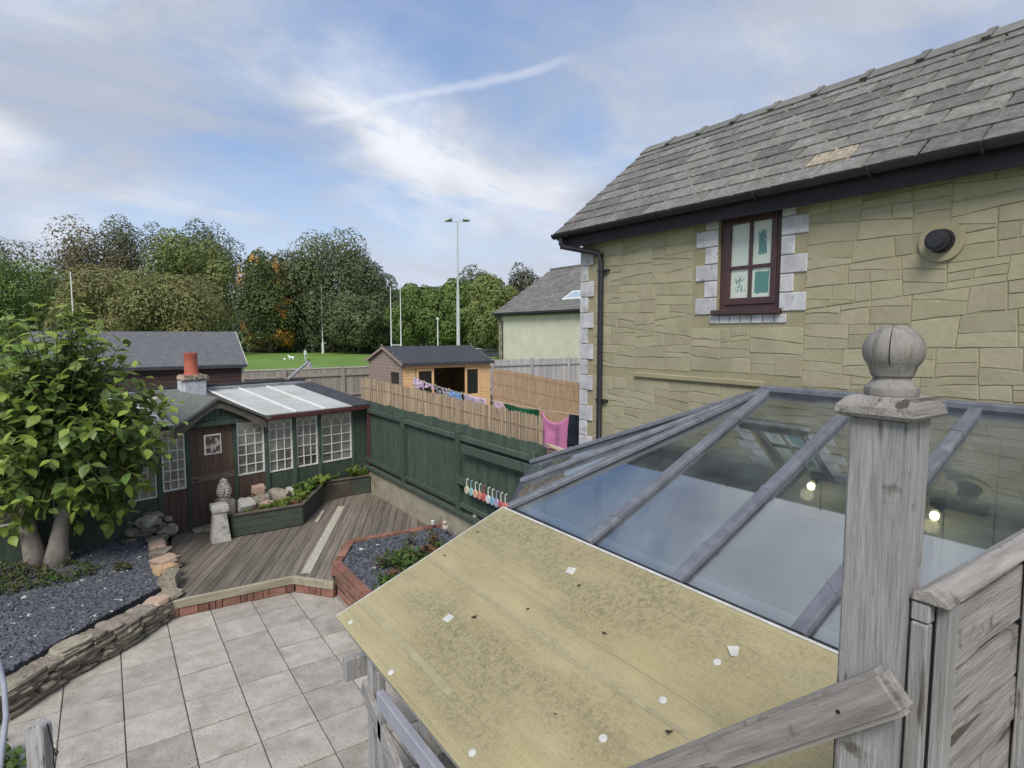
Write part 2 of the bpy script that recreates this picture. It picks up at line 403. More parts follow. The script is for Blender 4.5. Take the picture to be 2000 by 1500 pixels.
m_stone = mat('garden_stone', (.16, .142, .11), (.33, .295, .235), rough=.95, scale=7, detail=9, bump=.7, bscale=26, rnd=.22, hue=.015, col3=(.11, .115, .08), s3=4, lo3=.55, hi3=.72)
m_stone_o = mat('ochre_stone', (.36, .23, .12), (.52, .38, .24), rough=.95, scale=9, bump=.6, bscale=30)
m_stone_p = mat('pinkish_stone', (.33, .22, .17), (.48, .36, .29), rough=.95, scale=9, bump=.6, bscale=30, rnd=.1)
m_stone_w = mat('pale_stone', (.36, .35, .32), (.56, .54, .5), rough=.95, scale=8, bump=.6, bscale=30, rnd=.1)
STN = [stone_mesh('stone', m_stone, 10 + i) for i in range(7)]
STP = [stone_mesh('stone', m_stone_p, 30 + i) for i in range(2)]; STO = [stone_mesh('stone', m_stone_o, 40)]; STW = [stone_mesh('stone', m_stone_w, 50 + i) for i in range(2)]
def rubble_run(parent, a, c, z0, z1, th, ch=.05, lmin=.09, lmax=.34):
    a, c = Vector(a), Vector(c); d = (c - a); L_ = d.length; d.normalize(); ang = math.atan2(d.y, d.x); z = z0
    while z < z1 - .02:
        h = min(uni(ch * .8, ch * 1.25), z1 - z + .02); t = uni(-.12, 0)
        while t < L_:
            l = uni(lmin, lmax); p = a + d * (t + l / 2)
            top = z + h >= z1 - .03
            st = random.choice(STP + STN) if top and random.random() < .35 else random.choice(STN)
            inst('stone', st, (p.x + uni(-.012, .012), p.y + uni(-.012, .012), z + h / 2), parent, (uni(-.06, .06), uni(-.06, .06), ang + uni(-.08, .08)), (l * 1.1, th * uni(.95, 1.12), h * 1.3))
            t += l
        z += h
wl = thing('stone_wall', (-.3, 6.9, 0), 'low dry stone retaining wall between slate bed and paved patio', 'stone wall')
wpts = [(-2.6, 5.0), (-1.75, 5.62), (-.84, 6.42), (-.44, 6.84), (-.03, 7.14), (.5, 7.72)]
core = MB()
for a, c in zip(wpts, wpts[1:]):
    rubble_run(wl, (*a, 0), (*c, 0), 0, .275, .24)
    A, B_ = Vector((*a, .11)), Vector((*c, .11)); core.bar(A, B_, .12, .22)
core.build('wall_core', m_soil, wl)
# stones edging the bed along the deck
def rock(p, s, meshes, label, rot=None, nm='rock', grp=None):
    o = inst(nm, random.choice(meshes), (p[0], p[1], p[2] + s[2] * .42), None, rot or (uni(-.15, .15), uni(-.15, .15), uni(0, 3.1)), s)
    return tag(o, label, 'rock', grp)
rock((.52, 7.98, .22), (.34, .2, .2), STN, 'grey-brown edging rock at the patio end of the slate bed', (0, 0, 1.3))
rock((.50, 8.30, .24), (.26, .22, .17), STO, 'ochre yellow edging rock between slate bed and deck', (0, 0, .4))
rock((.52, 8.62, .24), (.34, .26, .15), STP, 'flat pinkish edging rock next to the ochre one', (0, 0, .6))
rock((.5, 8.98, .26), (.3, .24, .13), STN, 'flat grey edging rock midway along the slate bed edge', (0, 0, 1.2))
rock((.48, 9.3, .26), (.3, .22, .14), STP, 'brownish pink edging rock nearer the greenhouse', (0, 0, 1.5))
rock((.5, 9.6, .26), (.28, .2, .12), STN, 'small flat rock in front of the rubble pile', (0, 0, .9))
pile = thing('rock_pile', (.42, 9.95, .2), 'heap of rough grey stones at the corner of the greenhouse door', 'rock pile')
for i in range(30):
    t = i / 30; x = uni(.12, .66); y = uni(9.82, 10.12) if x < .5 else uni(9.7, 10.02); h = (0.34 if x > .2 else .22)
    s = uni(.12, .24)
    inst('stone', random.choice(STN + STW[:1] + STP[:1]), (x, y, .24 + uni(0, h)), pile, (uni(-.3, .3), uni(-.3, .3), uni(0, 3)), (s, s * .75, s * uni(.4, .65)))
b = MB(); prof = [(.095 * math.sin(R(t)), .095 - .095 * math.cos(R(t))) for t in range(4, 180, 16)]
p = onz(335, 1046, .21); b.lathe((p.x, p.y, .205), prof, 18)
tag(b.build('stone_ball', m_stone_w, smooth=True), 'pale round stone ball on the deck beside the brown door', 'stone ball')
b = MB(); b.prism([(1.0, 9.98, .2), (1.5, 9.86, .2), (1.42, 10.2, .2), (.98, 10.12, .2)], (0, 0, .045))
tag(b.build('door_step', m_stone, bevel=.01), 'flat grey stone step under the brown greenhouse door', 'step')
rp = onz(322, 1090, .34); bb = MB()

# ---------------------------------------------------------------- brick planter
bp = thing('brick_planter', (2.6, 7, 0), 'raised red brick planter filled with slate chippings', 'planter')
ppts = [(2.25, 4.5), (2.25, 7.26), (2.7, 7.97), (4.08, 7.87)]
core = MB(); brick = MB().box((-.1055, -.05, -.0315), (.1055, .05, .0315)).mesh('brick', m_brick, bevel=.004)
for si, (a, c) in enumerate(zip(ppts, ppts[1:])):
    A, B_ = Vector((*a, 0)), Vector((*c, 0)); d = (B_ - A); L_ = d.length; d.normalize(); nn = Vector((d.y, -d.x, 0)); ang = math.atan2(d.y, d.x)
    off = nn * .05
    core.bar(A + off + Vector((0, 0, .15)), B_ + off + Vector((0, 0, .15)), .092, .3)
    for ci in range(5):
        z = .036 + ci * .075; t = (-.11 if ci % 2 else 0) + .1055
        while t < L_ + .1:
            if ci < 4 and si == 2 and z < .15: t += .22; continue
            p = A + off + d * min(t, L_ - .03)
            inst('brick', brick, (p.x + uni(-.002, .002), p.y + uni(-.002, .002), z), bp, (0, 0, ang + uni(-.01, .01)), (1 if t < L_ - .1 else .6, 1.03, 1))
            t += .22
core.build('mortar_core', m_mortar, bp)
ppoly = [Vector((x, y, 0)) for x, y in ((2.33, 4.6), (2.33, 7.22), (2.75, 7.88), (4.05, 7.8), (4.05, 4.6))]
b = MB(); b.prism([p + Vector((0, 0, .1)) for p in ppoly], (0, 0, .225)); b.build('slate_fill', m_slatebase, bp)
gravel('slate_gravel', ppoly, .325, 5500, 'slate chippings filling the brick planter', white=.006)
# ================================================================ main house
W = 5.05
m_render = mat('khaki_render', (.277, .252, .158), (.327, .30, .193), rough=.9, scale=3.5, detail=7, bump=.25, bscale=60, col3=(.24, .225, .15), s3=.9)
m_rstone = mat('khaki_stone', (.308, .283, .185), (.362, .335, .232), rough=.88, scale=2.5, detail=8, bump=.6, bscale=18, rnd=.075, hue=.009, col3=(.265, .24, .162), s3=1.3, lo3=.5, hi3=.75)
m_quoin = mat('quoin_paint', (.40, .40, .42), (.56, .56, .58), rough=.85, scale=8, detail=8, bump=.5, bscale=22, col3=(.2, .2, .22), s3=4.5, lo3=.55, hi3=.85, rnd=.12, crack=(11, .60, .68, (.27, .27, .28)))
m_black = mat('black_plastic', (.014, .014, .018), (.024, .024, .03), rough=.42, scale=6, spec=.5)
m_fascia = mat('fascia_timber', (.016, .014, .018), (.03, .026, .034), rough=.6, scale=6, st=(3, .4, 3), bump=.2)
m_maroon = mat('maroon_timber', (.05, .024, .026), (.075, .037, .039), rough=.45, scale=8, st=(3, 3, .5), spec=.5)
house = thing('main_house', (6.5, 1, 0), 'khaki stone-clad house with slate roof and small maroon window', 'house')
WY0, WY1, WZ0, WZ1 = 3.08, 3.74, 3.46, 4.42                    # window opening
b = MB()
b.box((W, WY1, -.1), (W + .3, 5.76, 4.44)); b.box((W, -5, -.1), (W + .3, WY0, 4.44))
b.box((W, WY0, -.1), (W + .3, WY1, WZ0)); b.box((W, WY0, WZ1), (W + .3, WY1, 4.44))
b.box((W + .3, -5, -.1), (8.0, 5.7, 4.44)); b.prism([(W + .2, 5.74, 4.4), (8.0, 5.74, 4.4), (6.52, 5.74, 5.72)], (0, -10.7, 0))
b.build('wall', m_render, house)
# cladding stones: panels cut again and again by slightly crooked lines
def cut_stones(poly, out, amin, amax):
    xs = [p.x for p in poly]; ys = [p.y for p in poly]; w = max(xs) - min(xs); h = max(ys) - min(ys)
    area = abs(sum(poly[i].x * poly[(i+1) % len(poly)].y - poly[(i+1) % len(poly)].x * poly[i].y for i in range(len(poly)))) / 2
    if area < uni(amin, amax) or (h < .075 and w < .3): out.append(poly); return
    horiz = h > w * uni(.33, .58)
    t = uni(.33, .67); c = Vector((min(xs) + w * (.5 if horiz else t), min(ys) + h * (t if horiz else .5), 0))
    a = uni(-.13, .13) if horiz else uni(-.12, .12); n = Vector((math.sin(a), math.cos(a), 0)) if horiz else Vector((math.cos(a), math.sin(a), 0))
    p1, p2 = clip_half(poly, c, n), clip_half(poly, c, -n)
    if len(p1) < 3 or len(p2) < 3: out.append(poly); return
    cut_stones(p1, out, amin, amax); cut_stones(p2, out, amin, amax)
def inset(poly, d, chop=.0):
    n = len(poly); s = sum(poly[i].x * poly[(i+1) % n].y - poly[(i+1) % n].x * poly[i].y for i in range(n))
    if s < 0: poly = poly[::-1]
    out = poly[:]
    for i in range(n):
        a, b_ = poly[i], poly[(i + 1) % n]; e = (b_ - a)
        if e.length < 1e-5: continue
        nn = Vector((e.y, -e.x, 0)).normalized(); out = clip_half(out, a - nn * d, nn)
        if len(out) < 3: return []
    return out
def wob(poly, k):                 # split long edges and nudge the points: crooked hand-cut edges
    out = []
    for i in range(len(poly)):
        a, c = poly[i], poly[(i + 1) % len(poly)]; out.append(a)
        L_ = (c - a).length; n = int(L_ / .11)
        for j in range(1, n + 1):
            p = a.lerp(c, j / (n + 1)); nr = Vector(((c - a).y, -(c - a).x, 0)).normalized()
            out.append(p + nr * k * noise.noise(p * 6.3 + Vector((0, 0, 9))))
    return out
def clad(rect, hole=None):
    y0, z0, y1, z1 = rect; out = []
    cut_stones([Vector((y0, z0, 0)), Vector((y1, z0, 0)), Vector((y1, z1, 0)), Vector((y0, z1, 0))], out, .018, .085)
    for q in out:
        q2 = inset(q, uni(.001, .0035))
        if len(q2) < 3: continue
        q3 = inset(q2, .012)
        c = sum(q2, Vector()) / len(q2)
        if hole and (c - Vector((hole[0], hole[1], 0))).length < hole[2]: continue
        if len(q3) < 3: continue
        q2 = wob(q2, .012)
        n = len(q2); th = uni(.0035, .007); tilt = uni(-.0015, .0015)
        # lower ring on the wall, upper ring pulled in towards the centre: a softly rounded face
        low = [Vector((W + .002, p.x, p.y)) for p in q2]
        hi = []
        for p in q2:
            e = p - c; s = max(0, 1 - .006 / max(e.length, .02)); r = c + e * s
            hi.append(Vector((W - th + tilt * (1 if e.x > 0 else -1), r.x, r.y)))
        low = [v for v in low]; k = len(low)
        s = sum(q2[i].x * q2[(i+1) % n].y - q2[(i+1) % n].x * q2[i].y for i in range(n))
        if s < 0: low.reverse(); hi.reverse()
        bb = MB(); bb.add(low + hi, [tuple(range(2 * k - 1, k - 1, -1))] + [(i, k + i, k + (i + 1) % k, (i + 1) % k) for i in range(k)])
        cw = Vector((W, c.x, c.y)); me = bb.mesh('stone', m_rstone, 'auto', cw)
        inst('stone', me, cw, house)
FLY, FLZ = 1.83, 3.91
clad((4.05, 2.84, 5.53, 4.38)); clad((4.05, 1.55, 5.53, 2.72)); clad((2.84, 2.86, 4.05, 3.30)); clad((.7, 2.78, 2.84, 4.38), (FLY, FLZ, .17))
clad((3.3, 2.2, 4.05, 2.72))
# rendered strip where an older roof met the wall
b = MB(); b.box((W - .035, 3.2, 2.745), (W + .01, 4.82, 2.80)); b.build('render_strip', m_render, house, bevel=.008)
# quoins
def quoin(y0, y1, z0, z1, th=.014):
    b = MB(); b.box((W - th, y0 + .004, z0 + .004), (W + .004, y1 - .004, z1 - .004)); b.build('quoin', m_quoin, house, bevel=.006)
z = 4.28; i = 0
while z > 1.2:
    l = .22 if i % 2 == 0 else .12
    h = .195; b = MB(); b.box((W - .02, 5.76 - l, z - h + .004), (W + .004, 5.78, z - .004)); b.box((W + .004, 5.76, z - h + .004), (W + (.12 if i % 2 == 0 else .22), 5.78, z - .004))
    b.build('quoin', m_quoin, house, bevel=.005); z -= h; i += 1
zq = [3.43, 3.60, 3.765, 3.93, 4.10, 4.27, 4.42]
for i in range(6):
    lo = i % 2 == 0
    quoin(WY1, WY1 + (.265 if lo else .155), zq[i], zq[i + 1]); quoin(WY0 - (.255 if lo else .135), WY0, zq[i] + .01, zq[i + 1] + .01)
n = 7
for i in range(n): quoin(3.0 + i * .82 / n, 3.0 + (i + 1) * .82 / n, 3.335, 3.425)
# window
win = bpy.data.objects.new('window', MB().box((W + .035, WY0, WZ0), (W + .1, WY0 + .075, WZ1)).box((W + .035, WY1 - .075, WZ0), (W + .1, WY1, WZ1))
      .box((W + .036, WY0 + .075, WZ0), (W + .1, WY1 - .075, WZ0 + .075)).box((W + .036, WY0 + .075, WZ1 - .09), (W + .1, WY1 - .075, WZ1)).mesh('window', m_maroon, origin=house.location, bevel=.004))
C.objects.link(win); win.parent = house
yc, zc_ = (WY0 + WY1) / 2, 3.875
b = MB(); b.box((W + .022, WY0 + .06, WZ0 + .06), (W + .07, WY0 + .115, WZ1 - .06)); b.box((W + .022, WY1 - .115, WZ0 + .06), (W + .07, WY1 - .06, WZ1 - .06))
b.box((W + .023, WY0 + .115, WZ0 + .06), (W + .07, WY1 - .115, WZ0 + .125)); b.box((W + .023, WY0 + .115, WZ1 - .13), (W + .07, WY1 - .115, WZ1 - .06))
b.build('casement', m_maroon, win, bevel=.004)
b = MB(); b.box((W + .03, yc - .016, WZ0 + .12), (W + .075, yc + .016, WZ1 - .12)); b.box((W + .031, WY0 + .11, zc_ - .016), (W + .075, WY1 - .11, zc_ + .016)); b.build('glazing_bar', m_maroon, win, bevel=.003)
b = MB(); b.box((W - .06, WY0 - .035, WZ0 - .035), (W + .06, WY1 + .035, WZ0 + .012)); b.build('sill', m_maroon, win, bevel=.006)
def film(name, bias, sc, off):
    m = bpy.data.materials.new(name); m.use_nodes = True; t = m.node_tree; N = t.nodes; L = t.links; p = N['Principled BSDF']
    tc = N.new('ShaderNodeTexCoord'); mp = N.new('ShaderNodeMapping'); mp.inputs['Location'].default_value = off; mp.inputs['Scale'].default_value = (1, 1.6, .8)
    L.new(tc.outputs['Generated'], mp.inputs[0])
    n = N.new('ShaderNodeTexNoise'); n.inputs['Scale'].default_value = sc; n.inputs['Detail'].default_value = 8; n.inputs['Roughness'].default_value = .68; n.inputs['Distortion'].default_value = .6
    L.new(mp.outputs[0], n.inputs['Vector'])
    # distance from the middle of the pane: the film has peeled from there
    s = N.new('ShaderNodeSeparateXYZ'); L.new(tc.outputs['Generated'], s.inputs[0])
    def mt(op, a, c):
        q = N.new('ShaderNodeMath'); q.operation = op
        for i, v in enumerate((a, c)):
            if isinstance(v, (int, float)): q.inputs[i].default_value = v
            else: L.new(v, q.inputs[i])
        return q.outputs[0]
    dy = mt('ABSOLUTE', mt('SUBTRACT', s.outputs[1], .5 + off[1] * 0), 0); dz = mt('ABSOLUTE', mt('SUBTRACT', s.outputs[2], .5), 0)
    edge_ = mt('MAXIMUM', mt('POWER', mt('MULTIPLY', dy, bias[1]), 6), mt('POWER', mt('MULTIPLY', dz, bias[2]), 6))
    v = mt('ADD', mt('SUBTRACT', n.outputs[0], edge_), bias[0])
    r = N.new('ShaderNodeMapRange'); r.inputs[1].default_value = .49; r.inputs[2].default_value = .52; L.new(v, r.inputs[0])
    mx = N.new('ShaderNodeMix'); mx.data_type = 'RGBA'; L.new(r.outputs[0], mx.inputs[0]); mx.inputs[6].default_value = (.52, .58, .52, 1); mx.inputs[7].default_value = (.07, .20, .19, 1)
    L.new(mx.outputs[2], p.inputs['Base Color']); p.inputs['Roughness'].default_value = .06; return m
films = [film('film_plain', (-.3, 2, 2), 6, (0, 0, 0)), film('film_blob', (.12, 3.4, 2.5), 5, (3, 0, 1)), film('film_flecked', (-.02, 2.3, 2.1), 7, (5, 0, 2)), film('film_teal', (.3, 2.25, 2.2), 6, (7, 0, 4))]
for k, (ya, yb, za, zb) in enumerate(((yc + .016, WY1 - .115, zc_ + .016, WZ1 - .13), (WY0 + .115, yc - .016, zc_ + .016, WZ1 - .13), (yc + .016, WY1 - .115, WZ0 + .125, zc_ - .016), (WY0 + .115, yc - .016, WZ0 + .125, zc_ - .016))):
    b = MB(); b.box((W + .05, ya, za), (W + .056, yb, zb)); b.build('pane', films[k], win)
# roof
PR = math.atan2(5.84 - 4.52, 6.52 - 4.86); sl = Vector((math.cos(PR), 0, math.sin(PR))); nr_ = Vector((-math.sin(PR), 0, math.cos(PR)))
E0 = Vector((4.83, 6.06, 4.50)); SL = 2.14
m_slate = mat('roof_slate', (.115, .11, .1), (.19, .183, .168), rough=.85, scale=16, detail=9, bump=.8, bscale=40, rnd=.26, hue=.014, col3=(.27, .265, .245), s3=9, lo3=.53, hi3=.82, speck=(42, .58, .70, (.28, .275, .255)))
m_slate_l = mat('lichen_slate', (.2, .17, .12), (.40, .34, .26), rough=.9, scale=26, bump=.8, bscale=50, speck=(40, .55, .62, (.5, .46, .4)))
m_ridge = mat('ridge_tile', (.13, .13, .12), (.2, .195, .18), rough=.9, scale=9, bump=.5, rnd=.1)
b = MB(); b.obox(E0 + sl * SL / 2 - nr_ * .035 + Vector((0, -5.5, 0)), sl * SL / 2, Vector((0, 5.5, 0)), nr_ * .02)
bk = Vector((-sl.x, 0, sl.z)); top = E0 + sl * SL
b.obox(top + Vector((1, -5.5, -.92)) - Vector((0, 0, .0)), Vector((1.05, 0, -.84)), Vector((0, 5.5, 0)), Vector((.02, 0, .025)))
roof = b.build('roof', m_fascia, house)
sw, ex = .375, .2325
slm = []
for i in range(4):
    rd = random.Random(i); bb = MB(); w = sw / 2 - .0055
    bb.add([(0, -w, 0), (ex * 1.55, -w, 0), (ex * 1.55, w, 0), (0, w, 0), (rd.uniform(0, .006), -w + rd.uniform(0, .014), .019), (ex * 1.55, -w, .019), (ex * 1.55, w, .019), (rd.uniform(0, .006), w - rd.uniform(0, .016), .019)],
           [(3,2,1,0),(4,5,6,7),(0,1,5,4),(1,2,6,5),(2,3,7,6),(3,0,4,7)]); slm.append(bb.mesh('slate', m_slate))
lich = slm[0].copy(); lich.materials.clear(); lich.materials.append(m_slate_l)
rows = 9
for r in range(rows):
    y = 6.06 - (sw / 2 if r % 2 else 0); c = 0
    while y > .55:
        half = (r % 2 == 1 and c == 0)
        yy = y - sw / 2 if not half else 6.06 - sw / 4
        p = E0 + sl * (r * ex - .02) + nr_ * .005; me = random.choice(slm)
        if r == 1 and abs(yy - 2.55) < .16: me = lich
        pitch_up = .02 + uni(-.003, .006)
        o = inst('slate', me, (p.x, yy + uni(-.004, .004), p.z), roof, (0, -PR + .055 + uni(-.005, .005), 0), (1, .5 if half else uni(.97, 1.0), 1))
        if r % 2 == 1 and c == 0: y = 6.06 - sw / 2 ; c += 1; continue
        y -= sw; c += 1
b = MB(); b.obox(E0 + sl * SL / 2 + Vector((0, -.02 - .0, 0)) - nr_ * .06, sl * SL / 2, Vector((0, .03, 0)), nr_ * .03); b.build('verge_board', m_fascia, roof)
rm = MB()
for sgn in (1,):
    prof = [(-.14, -.115), (0, 0), (.14, -.115), (.13, -.13), (0, -.024), (-.13, -.13)]
    rm.prism([(x, 0, z) for x, z in prof], (0, -.5, 0))
rmesh = rm.mesh('ridge_tile', m_ridge); cl = MB(); cl.prism([(x * 1.12, 0, z * 1.02 + .02) for x, z in prof], (0, -.07, 0)); clm = cl.mesh('collar', m_ridge)
y = 6.07
while y > .4:
    o = inst('ridge_tile', rmesh, (top.x, y, top.z + .045), roof); y -= .5
    oc = bpy.data.objects.new('collar', clm); C.objects.link(oc); oc.parent = o; oc.location = (0, -.46, 0)
    # third level is the collar's limit, so it hangs on the tile's parent
    oc.parent = roof; oc.location = o.location + Vector((0, -.46, 0))
# eaves: fascia, soffit, gutter with unions and brackets, downpipe
b = MB(); b.box((4.90, -4.5, 4.32), (4.93, 6.03, 4.50)); b.box((4.935, -4.5, 4.345), (W + .02, 5.99, 4.365)); b.build('fascia', m_fascia, house)
def gutter(parent, x, z, y0, y1, r=.058, m=None):
    b = MB(); n = 8; vs = []; fs = []
    for y in (y0, y1):
        for rr in (r, r - .006):
            for i in range(n + 1): t = math.pi + math.pi * i / n; vs.append((x + rr * math.cos(t), y, z + rr * math.sin(t) * .95))
    q = n + 1
    for i in range(n):
        fs += [(i, i + 1, 2*q + i + 1, 2*q + i), (q + i + 1, q + i, 3*q + i, 3*q + i + 1)]
    fs += [(0, 2*q, 3*q, q), (q - 1, 2*q - 1, 4*q - 1, 3*q - 1)] + [tuple(range(q)) + tuple(range(2*q - 1, q - 1, -1))]
    b.add(vs, fs); b.add([(x + r * math.cos(math.pi + math.pi * i / n), y1, z + r * math.sin(math.pi + math.pi * i / n)) for i in range(q)], [tuple(range(q))])
    return b.build('gutter', m or m_black, parent, smooth='auto')
g = gutter(house, 4.835, 4.495, -4.5, 6.07)
for y in (5.78, 4.35, 3.2, 2.25, 1.55):
    b = MB(); b.path([(4.835 + .064 * math.cos(t), y, 4.495 + .064 * math.sin(t)) for t in [math.pi + math.pi * k / 8 for k in range(9)]], .012, 6); b.build('gutter_union', m_black, g)
b = MB(); b.path([(4.835, 5.93, 4.46), (4.835, 5.93, 4.37), (4.86, 5.90, 4.33), (4.98, 5.45, 4.22), (5.0, 5.38, 4.18), (5.0, 5.37, 4.1), (5.0, 5.37, 0)], .034, 12); dp = b.build('downpipe', m_black, house, smooth='auto')
for z in (4.0, 2.42): b = MB(); b.tube((5.0, 5.37, z - .015), (5.0, 5.37, z + .015), .042, n=12); b.box((5.0, 5.26, z - .012), (W - .001, 5.44, z + .012)); b.build('pipe_clip', m_black, dp)
# boiler flue
b = MB(); n = 32; b.tube((W - .026, FLY, FLZ), (W + .0, FLY, FLZ), .145, n=n); fl = b.build('flue_plate', m_render, house, smooth='auto')
b = MB()
def ring(x0, x1, r0, r1): b.tube((x0, FLY, FLZ), (x1, FLY, FLZ), r0, r1, n=24)
ring(W - .026, W - .055, .088, .082); ring(W - .055, W - .11, .062, .06); ring(W - .078, W - .095, .072, .07); b.build('flue_pipe', m_black, house, smooth='auto')
b = MB(); ring(W - .11, W - .14, .066, .05); ring(W - .112, W - .116, .075, .075); b.build('flue_cap', m_black, house, smooth='auto')
# ================================================================ glass-roofed conservatory against the house
m_lead = mat('lead_capping', (.10, .11, .135), (.165, .175, .205), rough=.5, scale=9, detail=8, bump=.25, bscale=24, rnd=.08, col3=(.30, .315, .34), s3=8, lo3=.6, hi3=.85, spec=.5)
m_frame = mat('dark_glazing_frame', (.035, .04, .05), (.06, .066, .08), rough=.5, scale=8)
m_white = mat('white_upvc', (.72, .74, .74), (.8, .81, .81), rough=.4, scale=4)
m_pane = glass('roof_glass', (.74, .80, .81), .05, (.55, .61, .64), 4.2)
m_inwall = mat('sage_wall', (.40, .43, .39), (.46, .49, .45), rough=.8, scale=2, st=(1, 1, .2))
m_floor = mat('grey_floor', (.52, .54, .54), (.62, .64, .64), rough=.5, scale=3)
m_brown = mat('dark_brown_wood', (.05, .034, .024), (.085, .06, .042), rough=.55, scale=5, st=(1, 6, 1))
con = thing('conservatory', (4, 2.5, 0), 'lean-to conservatory with grey lead-capped bars and clear glass roof', 'conservatory')
EX, EZ, RX, RZ = 2.82, 1.75, 4.99, 2.725
A = Vector((RX, 3.1, RZ)); ec, eb, ea = Vector((2.84, 4.12, EZ)), Vector((3.45, 4.79, EZ)), Vector((4.05, 5.44, EZ)); ew = Vector((RX, 5.5, EZ))
YN = -1.6
raf = [3.1, 2.3, 1.53, .75, -.03, -.81, YN]
def pane(pts, nm='glass_pane'):
    n = (pts[1] - pts[0]).cross(pts[2] - pts[0]).normalized()
    if n.z < 0: n = -n
    b = MB(); b.prism([p - n * .006 for p in pts], n * .008); return b.build(nm, m_pane, con)
E_ = lambda y: Vector((EX, y, EZ)); T_ = lambda y: Vector((RX, y, RZ))
pane([ec, E_(3.1), A]); pane([ec, A, eb]); pane([eb, A, ea]); pane([ea, A, ew])
for a, c in zip(raf, raf[1:]): pane([E_(a), E_(c), T_(c), T_(a)])
def capbar(p, q, w=.082, h=.042, split=True):
    p, q = Vector(p), Vector(q); d = (q - p).normalized(); side = d.cross(Vector((0, 0, 1))).normalized(); up = side.cross(d)
    b = MB(); prof = [(-w/2, .0), (w/2, 0), (w/2, h*.72), (w*.42, h), (-w*.42, h), (-w/2, h*.72)]
    b.prism([p - d * .03 + side * x + up * z for x, z in prof], d * ((q - p).length + .02)); o = b.build('capping_bar', m_lead, con, bevel=.004)
    L_ = (q - p).length; t = .3
    while split and t < L_ - .3:
        bb = MB(); bb.prism([p + d * (t + uni(-.05, .05)) + side * x * 1.06 + up * (z * 1.0 + .004) for x, z in prof], d * .02); bb.build('lead_joint', m_lead, o); t += uni(.6, .95)
    bb = MB(); bb.obox((p + q) / 2 - up * .045, (q - p) / 2, side * .028, up * .045); bb.build('rafter', m_frame, o)
capbar(ec, A + Vector((-.05, .03, -.01))); capbar(eb, A + Vector((-.09, .09, -.05))); capbar(ea, A + Vector((-.07, .16, -.06)))
for y in raf: capbar(E_(y), T_(y))
# ridge and eaves
b = MB(); b.bar((RX - .015, 3.16, RZ + .01), (RX - .015, YN, RZ + .01), .11, .07); b.build('ridge_flashing', m_lead, con, bevel=.012)
b = MB(); b.bar((RX - .05, 3.1, RZ - .05), (RX - .05, YN, RZ - .05), .05, .1); b.build('ridge_beam', m_frame, con)
for p, q in ((E_(YN), E_(4.1)), (ec, eb), (eb, ea), (ea, ew)):
    d = (q - p).normalized(); inn = Vector((-d.y, d.x, 0));
    if inn.dot(Vector((4.2, 2.5, 0)) - p.xy.to_3d()) < 0: inn = -inn
    b = MB(); b.bar(p + Vector((0, 0, -.035)), q + Vector((0, 0, -.035)), .09, .05); b.build('eaves_beam', m_frame, con)
    b = MB(); b.bar(p + inn * .10 + Vector((0, 0, .0)), q + inn * .10 + Vector((0, 0, .0)), .022, .03); b.build('inner_trim', m_white, con)
    b = MB(); b.bar(p + inn * .03 + Vector((0, 0, -.92)), q + inn * .03 + Vector((0, 0, -.92)), .08, 1.66); b.build('side_wall', m_white, con)
# interior: floor, back wall boards, worktop, sofa, wall lamps
b = MB(); b.box((EX + .1, YN, -.12), (W - .06, 4.0, -.04)); b.build('floor', m_floor, con)
b = MB()
k = 0; y = YN
while y < 5.3: b.box((W - .05, y + .004, -.04), (W - .022, min(y + .3, 5.3) - .004, 2.66 if y < 2.81 else 2.6 - (y - 2.8) * .42)); y += .3
b.build('back_wall', m_inwall, con)
b = MB(); b.box((EX + .1, YN - .05, -.1), (W - .06, YN, 2.0)); b.build('end_wall', m_inwall, con)
def cupboard(y0, y1, x0, z0, z1, label):
    t = thing('cabinet', (x0, (y0 + y1) / 2, z0), label, 'cabinet')
    b = MB(); b.box((x0, y0, z0), (W - .056, y1, z1)); b.build('carcass', m_brown, t, bevel=.008)
    b = MB(); b.box((x0 - .02, y0 + .02, z0 + .03), (x0 - .002, (y0 + y1) / 2 - .005, z1 - .04)); b.build('door', m_brown, t, bevel=.004)
    b = MB(); b.box((x0 - .02, (y0 + y1) / 2 + .005, z0 + .03), (x0 - .002, y1 - .02, z1 - .04)); b.build('door', m_brown, t, bevel=.004)
cupboard(1.75, 2.88, 4.72, 1.22, 1.74, 'dark brown wall cabinet below the left spotlight in the conservatory')
cupboard(3.6, 3.98, 4.74, 1.40, 1.78, 'small dark brown wall cabinet at the left end of the conservatory')
m_bulb = emit('lit_bulb', (1, .78, .42), 40)
def spot(y, z, nb, label):
    t = thing('spotlight', (W - .06, y, z), label, 'spotlight', 'wall spotlights in the conservatory')
    b = MB(); b.box((W - .09, y - .26, z + .03), (W - .052, y + .08, z + .09)); b.build('bracket', m_frame, t, bevel=.004)
    b = MB(); b.tube((W - .1, y, z + .05), (W - .2, y, z + .015), .02, .035, 12); b.build('lamp_shade', m_frame, t)
    b = MB(); b.lathe((W - .215, y, z - .03), [(.002, 0), (.022, .008), (.03, .028), (.022, .048), (.002, .056)], 12); b.build('bulb', m_bulb, t, smooth=True)
    ld = bpy.data.lights.new('spotlight_lamp', 'POINT'); ld.energy = .8; ld.color = (1, .8, .5); ld.shadow_soft_size = .05
    lo = bpy.data.objects.new('lamp_light', ld); C.objects.link(lo); lo.parent = t; lo.location = (-.22, 0, -.05)
spot(2.6, 1.97, 1, 'lit spotlight seen through the glass left of the ball-topped post'); spot(1.7, 1.95, 1, 'lit spotlight seen through the glass right of the ball-topped post')
